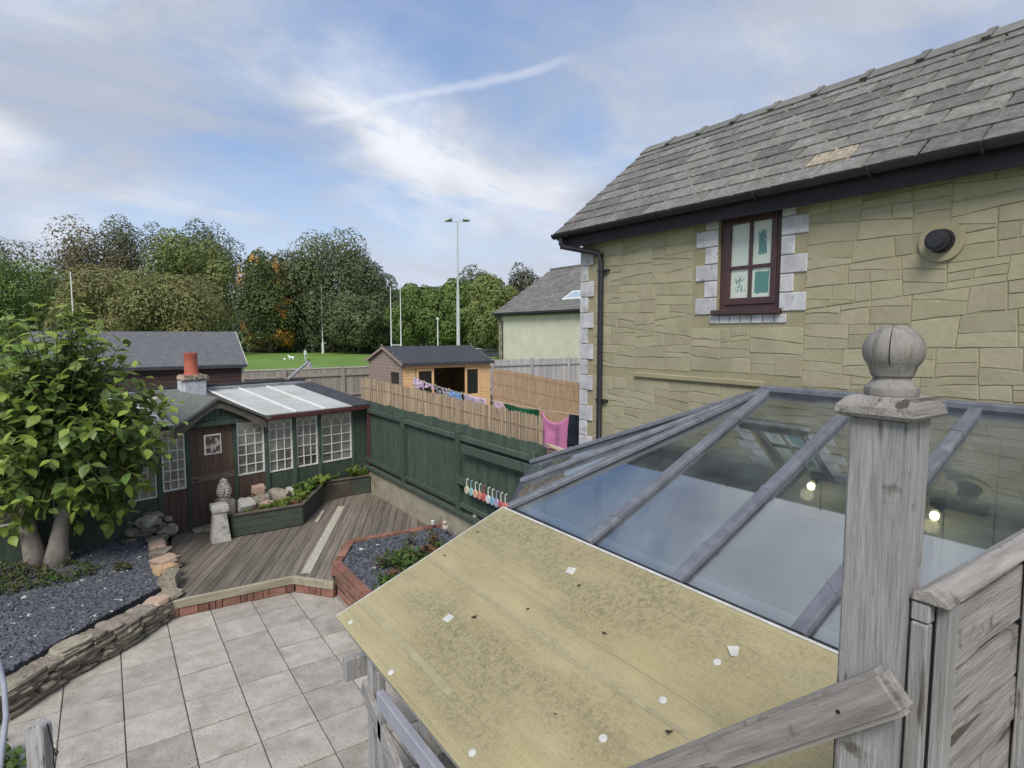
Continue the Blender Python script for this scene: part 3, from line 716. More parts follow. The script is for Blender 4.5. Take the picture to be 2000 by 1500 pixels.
# ================================================================ polycarbonate lean-to roof
pr = thing('lean_to_roof', (1.35, 3.5, 0), 'yellowed polycarbonate lean-to roof with white screw caps', 'roof')
Cx, Cz, Bx, Bz, PY1, PY0 = 1.29, 1.2, 2.74, 1.76, 4.1, .2
pu = Vector((Bx - Cx, 0, Bz - Cz)); PL = pu.length; pu.normalize(); pn = Vector((-pu.z, 0, pu.x))
def poly_mat():
    m = bpy.data.materials.new('yellowed_polycarbonate'); m.use_nodes = True; t = m.node_tree; N = t.nodes; L = t.links; p = N['Principled BSDF']
    tc = N.new('ShaderNodeTexCoord')
    def noi(sc, de, st=(1, 1, 1), loc=(0, 0, 0), rough=.6):
        mp = N.new('ShaderNodeMapping'); mp.inputs['Scale'].default_value = st; mp.inputs['Location'].default_value = loc; L.new(tc.outputs['Object'], mp.inputs[0])
        n = N.new('ShaderNodeTexNoise'); n.inputs['Scale'].default_value = sc; n.inputs['Detail'].default_value = de; n.inputs['Roughness'].default_value = rough
        L.new(mp.outputs[0], n.inputs['Vector']); return n.outputs[0]
    def mr(v, a, b_, c=0, d=1):
        n = N.new('ShaderNodeMapRange'); n.inputs[1].default_value = a; n.inputs[2].default_value = b_; n.inputs[3].default_value = c; n.inputs[4].default_value = d; L.new(v, n.inputs[0]); return n.outputs[0]
    def mix(f, a, c):
        n = N.new('ShaderNodeMix'); n.data_type = 'RGBA'; L.new(f, n.inputs[0])
        for i, v in ((6, a), (7, c)):
            if isinstance(v, tuple): n.inputs[i].default_value = v + (1,)
            else: L.new(v, n.inputs[i])
        return n.outputs[2]
    def mul(a, c):
        n = N.new('ShaderNodeMath'); n.operation = 'MULTIPLY'
        for i, v in enumerate((a, c)):
            if isinstance(v, (int, float)): n.inputs[i].default_value = v
            else: L.new(v, n.inputs[i])
        return n.outputs[0]
    c = mix(mr(noi(3, 6, (1, .3, 1)), .35, .7), (.40, .345, .18), (.475, .42, .245))
    # lichen and dirt that has gathered on the lower, nearer half: fine worm-like flecks inside broad patches
    patch = mr(noi(1.3, 5, (1, .5, 1), (2.2, .3, 0)), .40, .60)
    fleck = mr(noi(55, 6, rough=.8), .47, .62)
    core = mr(noi(1.3, 5, (1, .5, 1), (2.2, .3, 0)), .50, .66)
    c = mix(mul(mul(patch, fleck), .6), c, (.165, .14, .085))
    c = mix(mul(mul(core, mr(noi(26, 6, rough=.8, loc=(1, 7, 2)), .49, .56)), .75), c, (.10, .085, .05))
    fl2 = mr(noi(60, 4, rough=.7, loc=(5, 5, 5)), .52, .62); c = mix(mul(mul(patch, fl2), .5), c, (.50, .45, .33))
    c = mix(mul(patch, .42), c, (.27, .23, .125))
    c = mix(mul(mr(noi(7, 5, (6, .12, 1), (3, 1, 0)), .55, .7), .5), c, (.25, .22, .125))
    c = mix(mul(mr(noi(2.2, 6, (3, .25, 1), (9, 1, 0)), .56, .75), .4), c, (.24, .215, .115))
    c = mix(mul(mr(noi(75, 2), .63, .70), .45), c, (.16, .14, .09))
    L.new(c, p.inputs['Base Color']); p.inputs['Roughness'].default_value = .5; p.inputs['Specular IOR Level'].default_value = .35
    wv = N.new('ShaderNodeTexWave'); wv.bands_direction = 'X'; wv.inputs['Scale'].default_value = 16; L.new(tc.outputs['Object'], wv.inputs['Vector'])
    bn = N.new('ShaderNodeBump'); bn.inputs['Strength'].default_value = .3; bn.inputs['Distance'].default_value = .004; L.new(wv.outputs[1], bn.inputs['Height']); L.new(bn.outputs[0], p.inputs['Normal'])
    tr = N.new('ShaderNodeBsdfTranslucent'); L.new(c, tr.inputs[0]); ms = N.new('ShaderNodeMixShader'); ms.inputs[0].default_value = .12
    L.new(p.outputs[0], ms.inputs[1]); L.new(tr.outputs[0], ms.inputs[2]); L.new(ms.outputs[0], N['Material Output'].inputs[0]); return m
m_poly = poly_mat()
m_wood = mat('grey_timber', (.235, .23, .228), (.40, .392, .388), rough=.9, scale=10, detail=9, st=(6, 6, .5), crack=(6, .60, .66, (.10, .09, .08)), speck=(16, .62, .72, (.14, .13, .11)), bump=.5, bscale=30, rnd=.06, col3=(.10, .092, .075), s3=2.5, lo3=.55, hi3=.8)
m_wood_y = mat('grey_timber_y', (.22, .212, .208), (.37, .36, .35), rough=.9, scale=10, detail=9, st=(6, .5, 6), bump=.5, bscale=30, col3=(.10, .095, .075), s3=2.5, lo3=.55, hi3=.8)
m_wood_x = mat('grey_timber_x', (.225, .21, .198), (.38, .355, .335), rough=.9, scale=9, detail=9, st=(.5, 6, 6), crack=(5, .60, .66, (.09, .08, .065)), speck=(20, .60, .70, (.15, .14, .11)), bump=.55, bscale=30, rnd=.1, col3=(.085, .08, .06), s3=2.6, lo3=.54, hi3=.78)
Cp = lambda s, y, h=0: Vector((Cx, y, Cz)) + pu * s + pn * h
for s0, s1 in ((0, .78), (.786, PL)):                       # two sheets butted along a joint
    b = MB(); b.prism([Cp(s0, PY0), Cp(s1, PY0), Cp(s1, PY1), Cp(s0, PY1)], pn * .016); b.build('sheet', m_poly, pr)
m_alu = mat('white_trim', (.42, .42, .39), (.56, .56, .53), rough=.6, scale=15)
b = MB(); b.obox(Cp(PL / 2, PY1 + .004, .008), pu * PL / 2, Vector((0, .005, 0)), pn * .012); b.build('end_trim', m_alu, pr)
b = MB(); b.obox(Cp(PL - .006, (PY0 + PY1) / 2, .018), pu * .008, Vector((0, (PY1 - PY0) / 2, 0)), pn * .004); b.build('top_trim', m_alu, pr)
m_tape = mat('joint_tape', (.27, .24, .15), (.36, .32, .2), scale=12, rough=.7)
b = MB(); b.obox(Cp(.783, (PY0 + PY1) / 2, .0175), pu * .012, Vector((0, (PY1 - PY0) / 2 - .01, 0)), pn * .002); b.build('joint_strip', m_tape, pr)
b = MB(); b.obox(Cp(.20, 3.38, .0175), pu * .022, Vector((0, .66, 0)), pn * .0015); b.build('tape_strip', m_tape, pr)
caps = [(685, 1216), (764, 1314), (923, 1471), (1178, 1443), (1295, 1368), (1401, 1294)]
m_cap = mat('screw_cap_plastic', (.46, .46, .44), (.56, .56, .54), rough=.5, scale=30)
cpm = MB().lathe((0, 0, 0), [(.021, 0), (.021, .004), (.016, .009), (.006, .0095), (.002, .012)], 18).mesh('screw_cap', m_cap, 'auto')
for p in caps:
    q = onp(p[0], p[1], Cp(0, 0, .016), pn); inst('screw_cap', cpm, q, pr, (0, -math.atan2(pu.z, pu.x), 0))
sq = MB().box((-.03, -.03, 0), (.03, .03, .005)).mesh('washer', m_alu, bevel=.002)
for p in [(876, 1208), (1435, 1272), (1115, 1115)]:
    q = onp(p[0], p[1], Cp(0, 0, .017), pn); inst('washer', sq, q, pr, (0, -math.atan2(pu.z, pu.x), uni(0, 1)))
m_leaf_d = mat('dead_leaf', (.03, .022, .015), (.06, .04, .025), scale=20)
lf = MB().add([(-.03, 0, .003), (-.01, -.016, .006), (.02, -.012, .012), (.03, .004, .004), (.008, .018, .014), (-.018, .012, .008)], [(0, 1, 2, 3, 4, 5)]).mesh('dead_leaf', m_leaf_d)
for i, p in enumerate([(926, 1206), (1307, 1431), (1181, 1238), (1131, 1144), (868, 1085), (1030, 1190), (933, 1040), (1085, 1395)]):
    q = onp(p[0], p[1], Cp(0, 0, .018), pn); sc = (1.1, 1.1, .7, .5, .5, .6, .5, .45)[i]
    tag(inst('dead_leaf', lf, q, None, (uni(-.2, .2), -.35, uni(0, 6)), (sc, sc, sc)), ('curled dark leaf lying beside the square washer on the lean-to roof', 'curled dark leaf lying above the handrail on the lean-to roof', 'small dark speck of leaf at the middle of the lean-to roof', 'tiny dark leaf scrap on the upper part of the lean-to roof',
        'tiny dark scrap near the end trim of the lean-to roof', 'tiny dark scrap on the joint strip of the lean-to roof', 'tiny dark scrap at the top corner of the lean-to roof', 'tiny brown scrap among the lichen of the lean-to roof')[i], 'leaf')
# frame underneath
b = MB(); b.bar((1.36, PY0, 1.155), (1.36, PY1 - .12, 1.155), .045, .09); b.build('wall_plate', m_wood_y, pr)
for y in (3.95, 3.1, 2.2, 1.3): b = MB(); b.obox(Cp(PL / 2, y, -.045), pu * PL / 2 * .96, Vector((0, .024, 0)), pn * .043); b.build('rafter', m_wood_y, pr)
b = MB(); b.bar((1.30, 4.0, .86), (1.52, 4.0, .86), .07, .16); b.build('beam_end', m_wood, pr, bevel=.006)
for x, y, s in ((1.40, 3.66, .05), (1.40, 2.86, .05)):
    b = MB(); b.box((x - .04, y - .045, 0), (x + .04, y + .045, 1.11)); b.build('post', m_wood, pr, bevel=.006)
b = MB(); b.box((1.33, 3.40, 0), (1.37, 3.46, 1.1)); b.build('post', m_wood, pr, bevel=.005)
b = MB(); b.bar((1.35, 3.74, .86), (1.35, 2.2, .16), .04, .12); b.build('brace', m_wood_y, pr, bevel=.006)
m_gut = mat('grey_gutter', (.26, .27, .32), (.34, .35, .4), rough=.5, scale=6)
b = MB(); b.bar((1.31, 3.35, .99), (1.31, 1.0, .99), .05, .11); b.build('rail_board', m_gut, pr, bevel=.006)
# ================================================================ stair landing: ball-topped post, handrail, panel
np_ = thing('newel_post', (1.18, .5, 0), 'weathered square timber post topped with a ball finial', 'post')
px0, px1, py0, py1 = 1.13, 1.228, .445, .543
b = MB(); b.box((px0, py0, 0), (px1, py1, 3.10)); b.build('post', m_wood, np_, bevel=.005, seg=2)
b = MB(); cx_, cy_ = (px0 + px1) / 2, (py0 + py1) / 2
def sqlathe(b, prof, sh=0):
    for (h0, z0), (h1, z1) in zip(prof, prof[1:]):
        b.add([(cx_ - h0, cy_ - h0, z0), (cx_ + h0, cy_ - h0, z0), (cx_ + h0, cy_ + h0, z0), (cx_ - h0, cy_ + h0, z0), (cx_ - h1, cy_ - h1, z1), (cx_ + h1, cy_ - h1, z1), (cx_ + h1, cy_ + h1, z1), (cx_ - h1, cy_ + h1, z1)],
              [(0, 1, 5, 4), (1, 2, 6, 5), (2, 3, 7, 6), (3, 0, 4, 7)])
    h0, z0 = prof[0]; h1, z1 = prof[-1]
    b.add([(cx_ - h0, cy_ - h0, z0), (cx_ - h0, cy_ + h0, z0), (cx_ + h0, cy_ + h0, z0), (cx_ + h0, cy_ - h0, z0)], [(0, 1, 2, 3)])
    b.add([(cx_ - h1, cy_ - h1, z1), (cx_ + h1, cy_ - h1, z1), (cx_ + h1, cy_ + h1, z1), (cx_ - h1, cy_ + h1, z1)], [(0, 1, 2, 3)])
sqlathe(b, [(.05, 3.096), (.063, 3.1), (.067, 3.106), (.065, 3.119), (.053, 3.134), (.042, 3.137)]); b.build('cap', m_wood_x, np_)
m_ball = mat('finial_timber', (.16, .15, .135), (.34, .322, .30), rough=.85, scale=9, detail=9, st=(5, 5, .6), bump=.5, bscale=24, col3=(.085, .08, .06), s3=9, lo3=.52, hi3=.72)
prof = [(.036, 3.134), (.043, 3.138), (.044, 3.146), (.043, 3.152), (.036, 3.158), (.030, 3.166), (.030, 3.17), (.034, 3.173)]
rb, zc2 = .0495, 3.2185
for t in range(128, 4, -8): prof.append((rb * math.sin(R(180 - t)) if False else rb * math.sin(R(t)), zc2 + rb * math.cos(R(t)) * .93))
prof.append((.001, zc2 + rb * .93)); b = MB(); b.lathe((cx_, cy_, 0), prof, 28); b.build('finial', m_ball, np_, smooth='auto')
b = MB(); b.add([(cx_ + rb * 1.004 * math.sin(R(t)) * math.cos(az), cy_ + rb * 1.004 * math.sin(R(t)) * math.sin(az), zc2 + rb * .935 * math.cos(R(t))) for t in range(8, 124, 6) for az in (R(196) - .02, R(196) + .02)], [(2*i, 2*i+1, 2*i+3, 2*i+2) for i in range(19)])
b.build('crack', m_dark, np_)
hr = thing('handrail', (1.1, .7, 2.3), 'grey timber stair handrail fixed to the side of the ball-topped post', 'handrail')
b = MB(); p0, p1 = Vector((1.108, .452, 2.648)), Vector((1.108, 2.4, .75))
p0 = onx(1742, 1352, 1.085); p1 = onx(1300, 1512, 1.085); d = (p1 - p0).normalized(); p0.x = p1.x = 1.107
me = MB().box((0, -.022, -.039), (2.4, .022, .039)).mesh('rail', m_wood_x, bevel=.010, seg=2); inst('rail', me, p0, hr, Matrix((d, Vector((0, 0, 1)).cross(d).normalized(), d.cross(Vector((0, 0, 1)).cross(d).normalized()))).transposed().to_euler())
b = MB(); b.tube((1.083, p0.y + d.y * .12, p0.z + d.z * .12), (1.0845, p0.y + d.y * .12, p0.z + d.z * .12), .004, n=8); b.tube((1.0845, p0.y + d.y * .12, p0.z + d.z * .12), (1.0855, p0.y + d.y * .12, p0.z + d.z * .12), .004, n=8); b.build('screw', m_dark, hr)
b = MB(); q = p0 + d * 2.36; b.box((1.08, q.y - .045, 0), (1.17, q.y + .045, q.z + .12)); b.build('lower_post', m_wood, hr, bevel=.006)
fp = thing('fence_panel', (1.6, .46, 0), 'weathered timber fence panel with cap rail beside the ball-topped post', 'fence panel')
FY = .415
b = MB(); b.prism([(1.168, FY - .035, 2.775), (1.168, FY + .026, 2.775), (1.168, FY + .022, 2.79), (1.168, FY - .003, 2.803), (1.168, FY - .033, 2.787)], (1.6, 0, .012)); b.build('cap_rail', m_wood_x, fp, bevel=.003)
b = MB(); b.box((1.195, FY - .03, 1.2), (1.233, FY - .006, 2.775)); b.build('batten', m_wood, fp, bevel=.003)
b = MB(); b.box((1.171, FY - .004, 1.2), (1.193, FY + .024, 2.735)); b.build('batten', m_wood, fp, bevel=.003)
b = MB(); b.box((1.172, FY - .005, 2.737), (1.198, FY + .025, 2.772)); b.build('block', m_wood, fp, bevel=.003)
b = MB(); b.box((1.60, FY - .04, 1.2), (1.645, FY - .024, 2.77)); b.build('batten', m_wood, fp, bevel=.003)
z = 2.772; k = 0
while z > 1.3:
    h = uni(.10, .135); bb = MB(); n = 22; xs = [1.235 + (2.8 - 1.235) * i / n for i in range(n + 1)]; sl_ = uni(-.02, .02)
    wv_ = lambda x, s_: .010 * noise.noise(Vector((x * 6, z * 9, s_))) + .004 * noise.noise(Vector((x * 21, z * 9, s_ + 4)))
    vs = []; fs = []; y0_ = FY - .022 + uni(-.003, .003); gap = uni(.013, .022)
    for x in xs:
        zt_, zb_ = z - gap + wv_(x, 2) + sl_ * (x - 1.5), z - h + wv_(x, 7) + sl_ * (x - 1.5) * .4
        vs += [(x, y0_, zb_), (x, y0_ + .016, zb_), (x, y0_ + .002, zt_), (x, y0_ + .016, zt_ - .002)]
    for i in range(n):
        a_, c_ = 4 * i, 4 * i + 4; fs += [(a_, c_, c_ + 2, a_ + 2), (a_ + 1, a_ + 3, c_ + 3, c_ + 1), (a_, a_ + 1, c_ + 1, c_), (a_ + 2, c_ + 2, c_ + 3, a_ + 3)]
    fs += [(0, 2, 3, 1), (4*n, 4*n+1, 4*n+3, 4*n+2)]
    cw = Vector((1.235, FY, z)); bb.add(vs, fs); inst('board', bb.mesh('board', m_wood_x, origin=cw), cw, fp); z -= h; k += 1
b = MB(); b.box((1.1945, FY - .0045, 1.3), (2.8, FY + .004, 2.77)); b.build('gap_shade_sheet', m_dark, fp)  # dark sheet added behind the boards, colours their gaps as shade
# ================================================================ old greenhouse with porch
m_green = mat('green_paint', (.046, .069, .053), (.074, .105, .08), rough=.75, scale=8, detail=8, st=(2, 2, .5), bump=.3, bscale=30, rnd=.14, col3=(.10, .125, .10), s3=5, lo3=.6, hi3=.8)
m_bdoor = mat('brown_door_paint', (.075, .05, .038), (.115, .08, .062), rough=.7, scale=6, st=(3, 3, .4), bump=.25, rnd=.08)
m_felt = mat('roof_felt', (.038, .04, .048), (.066, .07, .08), rough=.95, scale=10, detail=8, bump=.4, bscale=90)
m_feltg = mat('green_roof_felt', (.10, .11, .10), (.155, .165, .15), rough=.95, scale=6, detail=8, bump=.4, bscale=60)
m_whitebar = mat('white_bar', (.66, .66, .63), (.76, .76, .73), rough=.6, scale=8)
m_opal = mat('opal_roof_sheet', (.68, .70, .68), (.78, .80, .78), rough=.4, scale=2.5, detail=7, transl=.45, col3=(.6, .57, .47), s3=1.4, lo3=.5, hi3=.85)
m_gpane = glass('greenhouse_glass', (.92, .94, .92), .11, (.74, .71, .66), 1.45)  # real whitish grime, strengthened to put extra brightness into the panes
m_cream = mat('cream_wall', (.74, .68, .6), (.84, .79, .72), scale=3, rough=.9, bump=.3)
m_mgut = mat('maroon_gutter', (.075, .028, .03), (.105, .042, .042), rough=.4, scale=5, spec=.5)
G0 = Vector((1.0, 10.2, 0)); gu = Vector((.968, .25, 0)); gv = Vector((-.25, .968, 0)); gz = Vector((0, 0, 1))
gp = lambda u, v, z: G0 + gu * u + gv * v + gz * z
def guz(x, y, v=0): q = onp(x, y, G0 + gv * v, gv) - G0; return q.dot(gu), q.z
gh = thing('greenhouse', G0, 'old green timber greenhouse with leaded windows, white roof sheets and gabled porch', 'greenhouse')
def gbox(b, u0, u1, v0, v1, z0, z1): return b.obox(gp((u0+u1)/2, (v0+v1)/2, (z0+z1)/2), gu*(u1-u0)/2, gv*(v1-v0)/2, gz*(z1-z0)/2)
def gpart(nm, m, u0, u1, v0, v1, z0, z1, par=None, bev=.004): b = MB(); gbox(b, u0, u1, v0, v1, z0, z1); return b.build(nm, m, par or gh, bevel=bev)
ZE, UR, UL, VB, ZT = 1.80, 3.22, -3.3, 1.95, 2.115
# posts
uposts = [guz(x, 880)[0] for x in (205, 243, 308, 520, 575, 624, 690)]
u_dl, u_dr = guz(366, 900)[0], guz(459, 900)[0]
for u in [UL, -2.5, -1.75] + uposts: gpart('post', m_green, u - .035, u + .035, -.04, .03, .1, ZE)
for u in (u_dl, u_dr): gpart('post', m_green, u - .03, u + .03, -.035, .03, .15, ZE)
gpart('eaves_plate', m_green, UL, UR, -.03, .03, ZE - .0, ZE + .07)
gpart('end_panel', m_green, uposts[-1] + .035, UR, -.02, .02, .1, ZE)
for k in range(3): u = uposts[-1] + .06 + k * .1; gpart('board', m_green, u, u + .09, -.032, -.022, .1, ZE - .01, bev=.002)
# low walls under the windows
sillz = .86
def under(u0, u1, zs, m): gpart('panel', m, u0, u1, -.015, .025, .1, zs, bev=0)
n = 5; us = [UL, -2.5, -1.75] + uposts[:3]
for a, c in zip(us, us[1:]): under(a + .035, c - .035, .80, m_green)
ua = uposts[2] + .035; nb = 4
for k in range(nb): w = (u_dl - .03 - ua) / nb; gpart('board', m_bdoor, ua + k * w + .002, ua + (k + 1) * w - .002, -.02, .02, .12, .86, bev=.002)
nb = 4; ua = u_dr + .03; ub = uposts[3] - .035
for k in range(nb): w = (ub - ua) / nb; gpart('board', m_bdoor, ua + k * w + .002, ua + (k + 1) * w - .002, -.02, .02, .12, .90, bev=.002)
us2 = uposts[3:]
for a, c in zip(us2, us2[1:]): under(a + .035, c - .035, .86, m_green)
# door: planks, cross rail, latch, small picture pane
dr = gpart('door', m_bdoor, u_dl + .03, u_dr - .03, -.012, .02, .24, ZE - .0, bev=.0)
w0, w1 = u_dl + .032, u_dr - .032; nb = 6
for k in range(nb): w = (w1 - w0) / nb; gpart('plank', m_bdoor, w0 + k * w + .002, w0 + (k + 1) * w - .002, -.026, -.013, .25, ZE - .01, dr, .002)
m_weath = mat('worn_brown', (.10, .075, .062), (.17, .135, .115), scale=12, st=(1, 1, 4))
gpart('rail', m_weath, w0, w1, -.034, -.027, .93, 1.03, dr, .002)
zl = guz(374, 937)[1]; gpart('latch', m_dark, w0 + .02, w0 + .10, -.045, -.035, .97, .985, dr, .001)
uw0, zt_ = guz(396, 850); uw1, zb_ = guz(431, 884)
gpart('door_window', m_whitebar, uw0, uw1, -.04, -.028, zb_, zt_, dr, .002)
m_pic = mat('picture_pane', (.10, .075, .07), (.42, .38, .35), rough=.3, scale=9, detail=4, lo=.5, hi=.56)
gpart('picture', m_pic, uw0 + .02, uw1 - .02, -.044, -.041, zb_ + .02, zt_ - .02, dr, 0)
# windows with white leading and pointed arches
def window(u0, u1, z0, z1, cols=3, rows=4):
    f = MB(); t = .02
    gbox(f, u0, u0 + t, -.018, .012, z0, z1); gbox(f, u1 - t, u1, -.018, .012, z0, z1); gbox(f, u0 + t, u1 - t, -.018, .012, z0, z0 + t); gbox(f, u0 + t, u1 - t, -.018, .012, z1 - t, z1)
    fo = f.build('window', m_whitebar, gh)
    b = MB(); hb = .006; cw = (u1 - u0) / cols; za = z1 - cw * 1.15
    for c in range(1, cols): gbox(b, u0 + c * cw - hb, u0 + c * cw + hb, -.014, .0, z0 + t, za)
    for r in range(1, rows + 1): z = z0 + (za - z0) * r / rows; gbox(b, u0 + t, u1 - t, -.0145, -.0005, z - hb, z + hb)
    for c in range(cols):              # pointed arch: two curved ribs per light
        a, e = u0 + c * cw, u0 + (c + 1) * cw; pk = (a + e) / 2
        for s, st in ((1, a), (-1, e)):
            pts = [(st + s * cw * .5 * (k / 5) ** 1.7, za + (z1 - t - za) * .85 * math.sin(k / 5 * math.pi / 2)) for k in range(6)]
            for (x0, y0), (x1, y1) in zip(pts, pts[1:]): b.bar(gp(x0, -.008, y0), gp(x1, -.008, y1), .011, .010, gv)
    b.build('leading', m_whitebar, fo)
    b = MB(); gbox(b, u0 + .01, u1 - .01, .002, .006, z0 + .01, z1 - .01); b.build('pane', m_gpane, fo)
us = [UL, -2.5, -1.75] + uposts[:3]
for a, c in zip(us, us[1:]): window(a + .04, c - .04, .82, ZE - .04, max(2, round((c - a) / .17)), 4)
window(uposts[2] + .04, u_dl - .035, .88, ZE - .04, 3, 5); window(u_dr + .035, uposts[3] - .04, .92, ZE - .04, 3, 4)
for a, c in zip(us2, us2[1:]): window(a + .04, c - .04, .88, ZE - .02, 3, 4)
# back wall, inside bench
gpart('back_wall', m_cream, UL, UR, VB, VB + .18, 0, ZT, bev=0); gpart('end_wall', m_cream, UR - .03, UR, .03, VB, .1, ZE, bev=0); gpart('end_wall', m_cream, UL, UL + .03, .03, VB, .1, ZE, bev=0)
b = MB(); b.prism([gp(UR - .03, .03, ZE), gp(UR - .03, VB, ZE), gp(UR - .03, VB, ZT - .02)], gu * .03); b.build('gable_infill', m_green, gh)
gpart('floor', m_cream, UL, UR, .03, VB, .05, .12, bev=0)
gpart('bench', m_brown, 1.0, UR - .1, 1.1, VB - .02, .72, .78); gpart('bench', m_brown, UL + .1, -.2, 1.1, VB - .02, .72, .78)
for k in range(7):
    u = (-2.6, -1.9, -1.2, 1.25, 1.7, 2.2, 2.7)[k]; q = gp(u, 1.45, .78)
    tag(MB().lathe(q, [(.05, 0), (.075, .13), (.085, .13), (.085, .165), (.07, .165), (.06, .12)], 14).build('flower_pot', mat('terracotta', (.28, .11, .06), (.38, .17, .1), scale=9), smooth='auto'),
        ('terracotta pot on the bench behind the ' + ('far left', 'left', 'tree-side', 'window right of the door', 'second window right of the door', 'third window right of the door', 'last window before the fence')[k] + ('' if k > 2 else ' greenhouse windows')), 'flower pot', 'pots on the greenhouse bench')
# roof: opal sheets between white bars, felt verge strip
S_ = lambda u, s, h=0: gp(u, -.12 + (VB + .1 + .12) * s, ZE + .075 + (ZT + .04 - ZE - .075) * s + h)
gn = (S_(0, 1) - S_(0, 0)).cross(gu).normalized(); gn = gn if gn.z > 0 else -gn
bars = [1.14, 1.72, 2.28, 2.86]
for a, c in zip(bars, bars[1:]):
    b = MB(); b.prism([S_(a, 0), S_(c, 0), S_(c, 1), S_(a, 1)], gn * .012); b.build('roof_sheet', m_opal, gh)
lb = [UL - .05, -2.5, -1.75, -1.0, -.22]
for a, c in zip(lb, lb[1:]): b = MB(); b.prism([S_(a, 0), S_(c, 0), S_(c, 1), S_(a, 1)], gn * .012); b.build('roof_sheet', m_opal, gh)
for u in bars[:-1] + lb[1:-1]:
    b = MB(); b.bar(S_(u, -.01) + gn * .02, S_(u, 1) + gn * .02, .035, .022, gn); b.build('roof_bar', m_whitebar, gh)
b = MB(); b.prism([S_(2.86, -.02), S_(UR + .12, -.02), S_(UR + .12, 1.02), S_(2.86, 1.02)], gn * .025); b.build('felt_strip', m_felt, gh)
b = MB(); b.bar(S_(UL - .1, 1.02, .03), S_(UR - .1, 1.02, .03), .16, .05); b.build('top_flashing', mat('grey_flashing', (.16, .165, .175), (.3, .31, .33), scale=7, rough=.6), gh)
b = MB(); b.bar(S_(UL - .1, 1.07, .04), S_(UR, 1.07, .06), .06, .07); b.build('top_board', m_felt, gh)
b = MB(); b.bar(gp(1.12, -.15, ZE + .03), gp(UR + .08, -.15, ZE + .03), .085, .075); gg = b.build('gutter', m_mgut, gh, bevel=.015, seg=2)
b = MB(); b.path([gp(UR - .02, -.15, ZE), gp(UR - .02, -.14, ZE - .12), gp(UR - .02, -.12, .45)], .034, 10); b.build('downpipe', m_mgut, gh, smooth='auto')
# porch gable
ug0, _ = guz(338, 838, -.1); ug1, _ = guz(518, 815, -.1); um, zpk = guz(421, 776, -.1); zpk = 2.21; zg = 1.83
b = MB(); b.prism([gp(ug0 + .04, -.06, zg), gp(ug1 - .04, -.06, zg), gp(um, -.06, zpk - .05)], gv * .05); gb = b.build('gable', m_green, gh)
nb = 16
for k in range(nb):
    ua, ub = ug0 + .08 + (ug1 - ug0 - .16) * k / nb, ug0 + .08 + (ug1 - ug0 - .16) * (k + 1) / nb - .006; uc = (ua + ub) / 2
    zt2 = zg + (zpk - .1 - zg) * (1 - abs(uc - um) / max(um - ug0, ug1 - um))
    if zt2 > zg + .07: gpart('gable_board', m_green, ua, ub, -.072, -.061, zg + .05, zt2, gb, .002)
gpart('lintel', m_green, ug0 + .05, ug1 - .05, -.10, -.05, zg - .03, zg + .045)
m_barge = mat('barge_board', (.095, .082, .07), (.15, .13, .11), scale=9, st=(.6, .6, 2))
for sgn, ue in ((1, ug1), (-1, ug0)):
    pts = []
    nseg = 16
    outer = [(um + (ue - um) * k / nseg, zpk + (zg - .02 - zpk) * k / nseg) for k in range(nseg + 1)]
    inner = []
    for k in range(nseg + 1):
        t = k / nseg; u, z = outer[k]; dz = .06 + .075 * math.sin(t * math.pi) ** .0 * (0.35 + .65 * abs(math.sin(t * math.pi * .5 + .35)) - (.35 if .1 < t < .75 else 0) * math.sin((t - .1) / .65 * math.pi)); dz = max(.05, dz if k else .14)
        inner.append((u, z - dz))
    vs = [gp(u, -.16, z) for u, z in outer] + [gp(u, -.16, z) for u, z in inner] + [gp(u, -.135, z) for u, z in outer] + [gp(u, -.135, z) for u, z in inner]; q = nseg + 1; fs = []
    for k in range(nseg):
        fs += [(k, k + 1, q + k + 1, q + k), (2*q + k + 1, 2*q + k, 3*q + k, 3*q + k + 1), (k + 1, k, 2*q + k, 2*q + k + 1), (q + k, q + k + 1, 3*q + k + 1, 3*q + k)]
    b = MB(); b.add(vs, fs); b.build('barge_board', m_barge, gh)
    d = Vector((0, 0, 0))
    b = MB(); b.prism([gp(um, -.19, zpk + .012), gp(ue + sgn * .05, -.19, zg - .02), gp(ue + sgn * .05, 1.75 if sgn > 0 else 1.75, zg - .02), gp(um, 1.75, zpk + .012)], gz * .03); b.build('porch_roof', m_feltg, gh)
    b = MB(); b.bar(gp(um, -.175, zpk + .03), gp(ue + sgn * .05, -.175, zg), .05, .04, gz); b.build('roof_edge', m_feltg, gh)
# chimney stack and pot
m_pot = mat('terracotta_pot', (.33, .085, .055), (.43, .13, .085), rough=.75, scale=8, bump=.2)
m_stack = mat('stack_render', (.38, .40, .44), (.55, .57, .6), scale=9, bump=.4)
ck = thing('chimney_stack', gp(.62, VB + .1, 1.9), 'red terracotta chimney pot on a small stone stack behind the porch', 'chimney')
q0 = onp(374, 760, G0 + gv * (VB + .05), gv); uc = (q0 - G0).dot(gu)
q = gp(uc, VB + .02, 2.12); b = MB(); b.obox(q + gz * .1, gu * .19, gv * .17, gz * .16); b.build('stack', m_stack, ck, bevel=.01)
for k in range(9):
    t = k / 9; inst('stone', random.choice(STP + STN[:2]), q + gz * .31 + gu * (-.18 + .36 * ((k * 2) % 9) / 8) + gv * (-.12 if k < 5 else .1), ck, (uni(-.2, .2), uni(-.2, .2), uni(0, 3)), (.16, .14, .11))
b = MB(); b.lathe(q + gz * .34, [(.128, 0), (.132, .03), (.116, .06), (.108, .38), (.118, .40), (.118, .425), (.095, .425), (.09, .3)], 22); b.build('chimney_pot', m_pot, ck, smooth='auto')

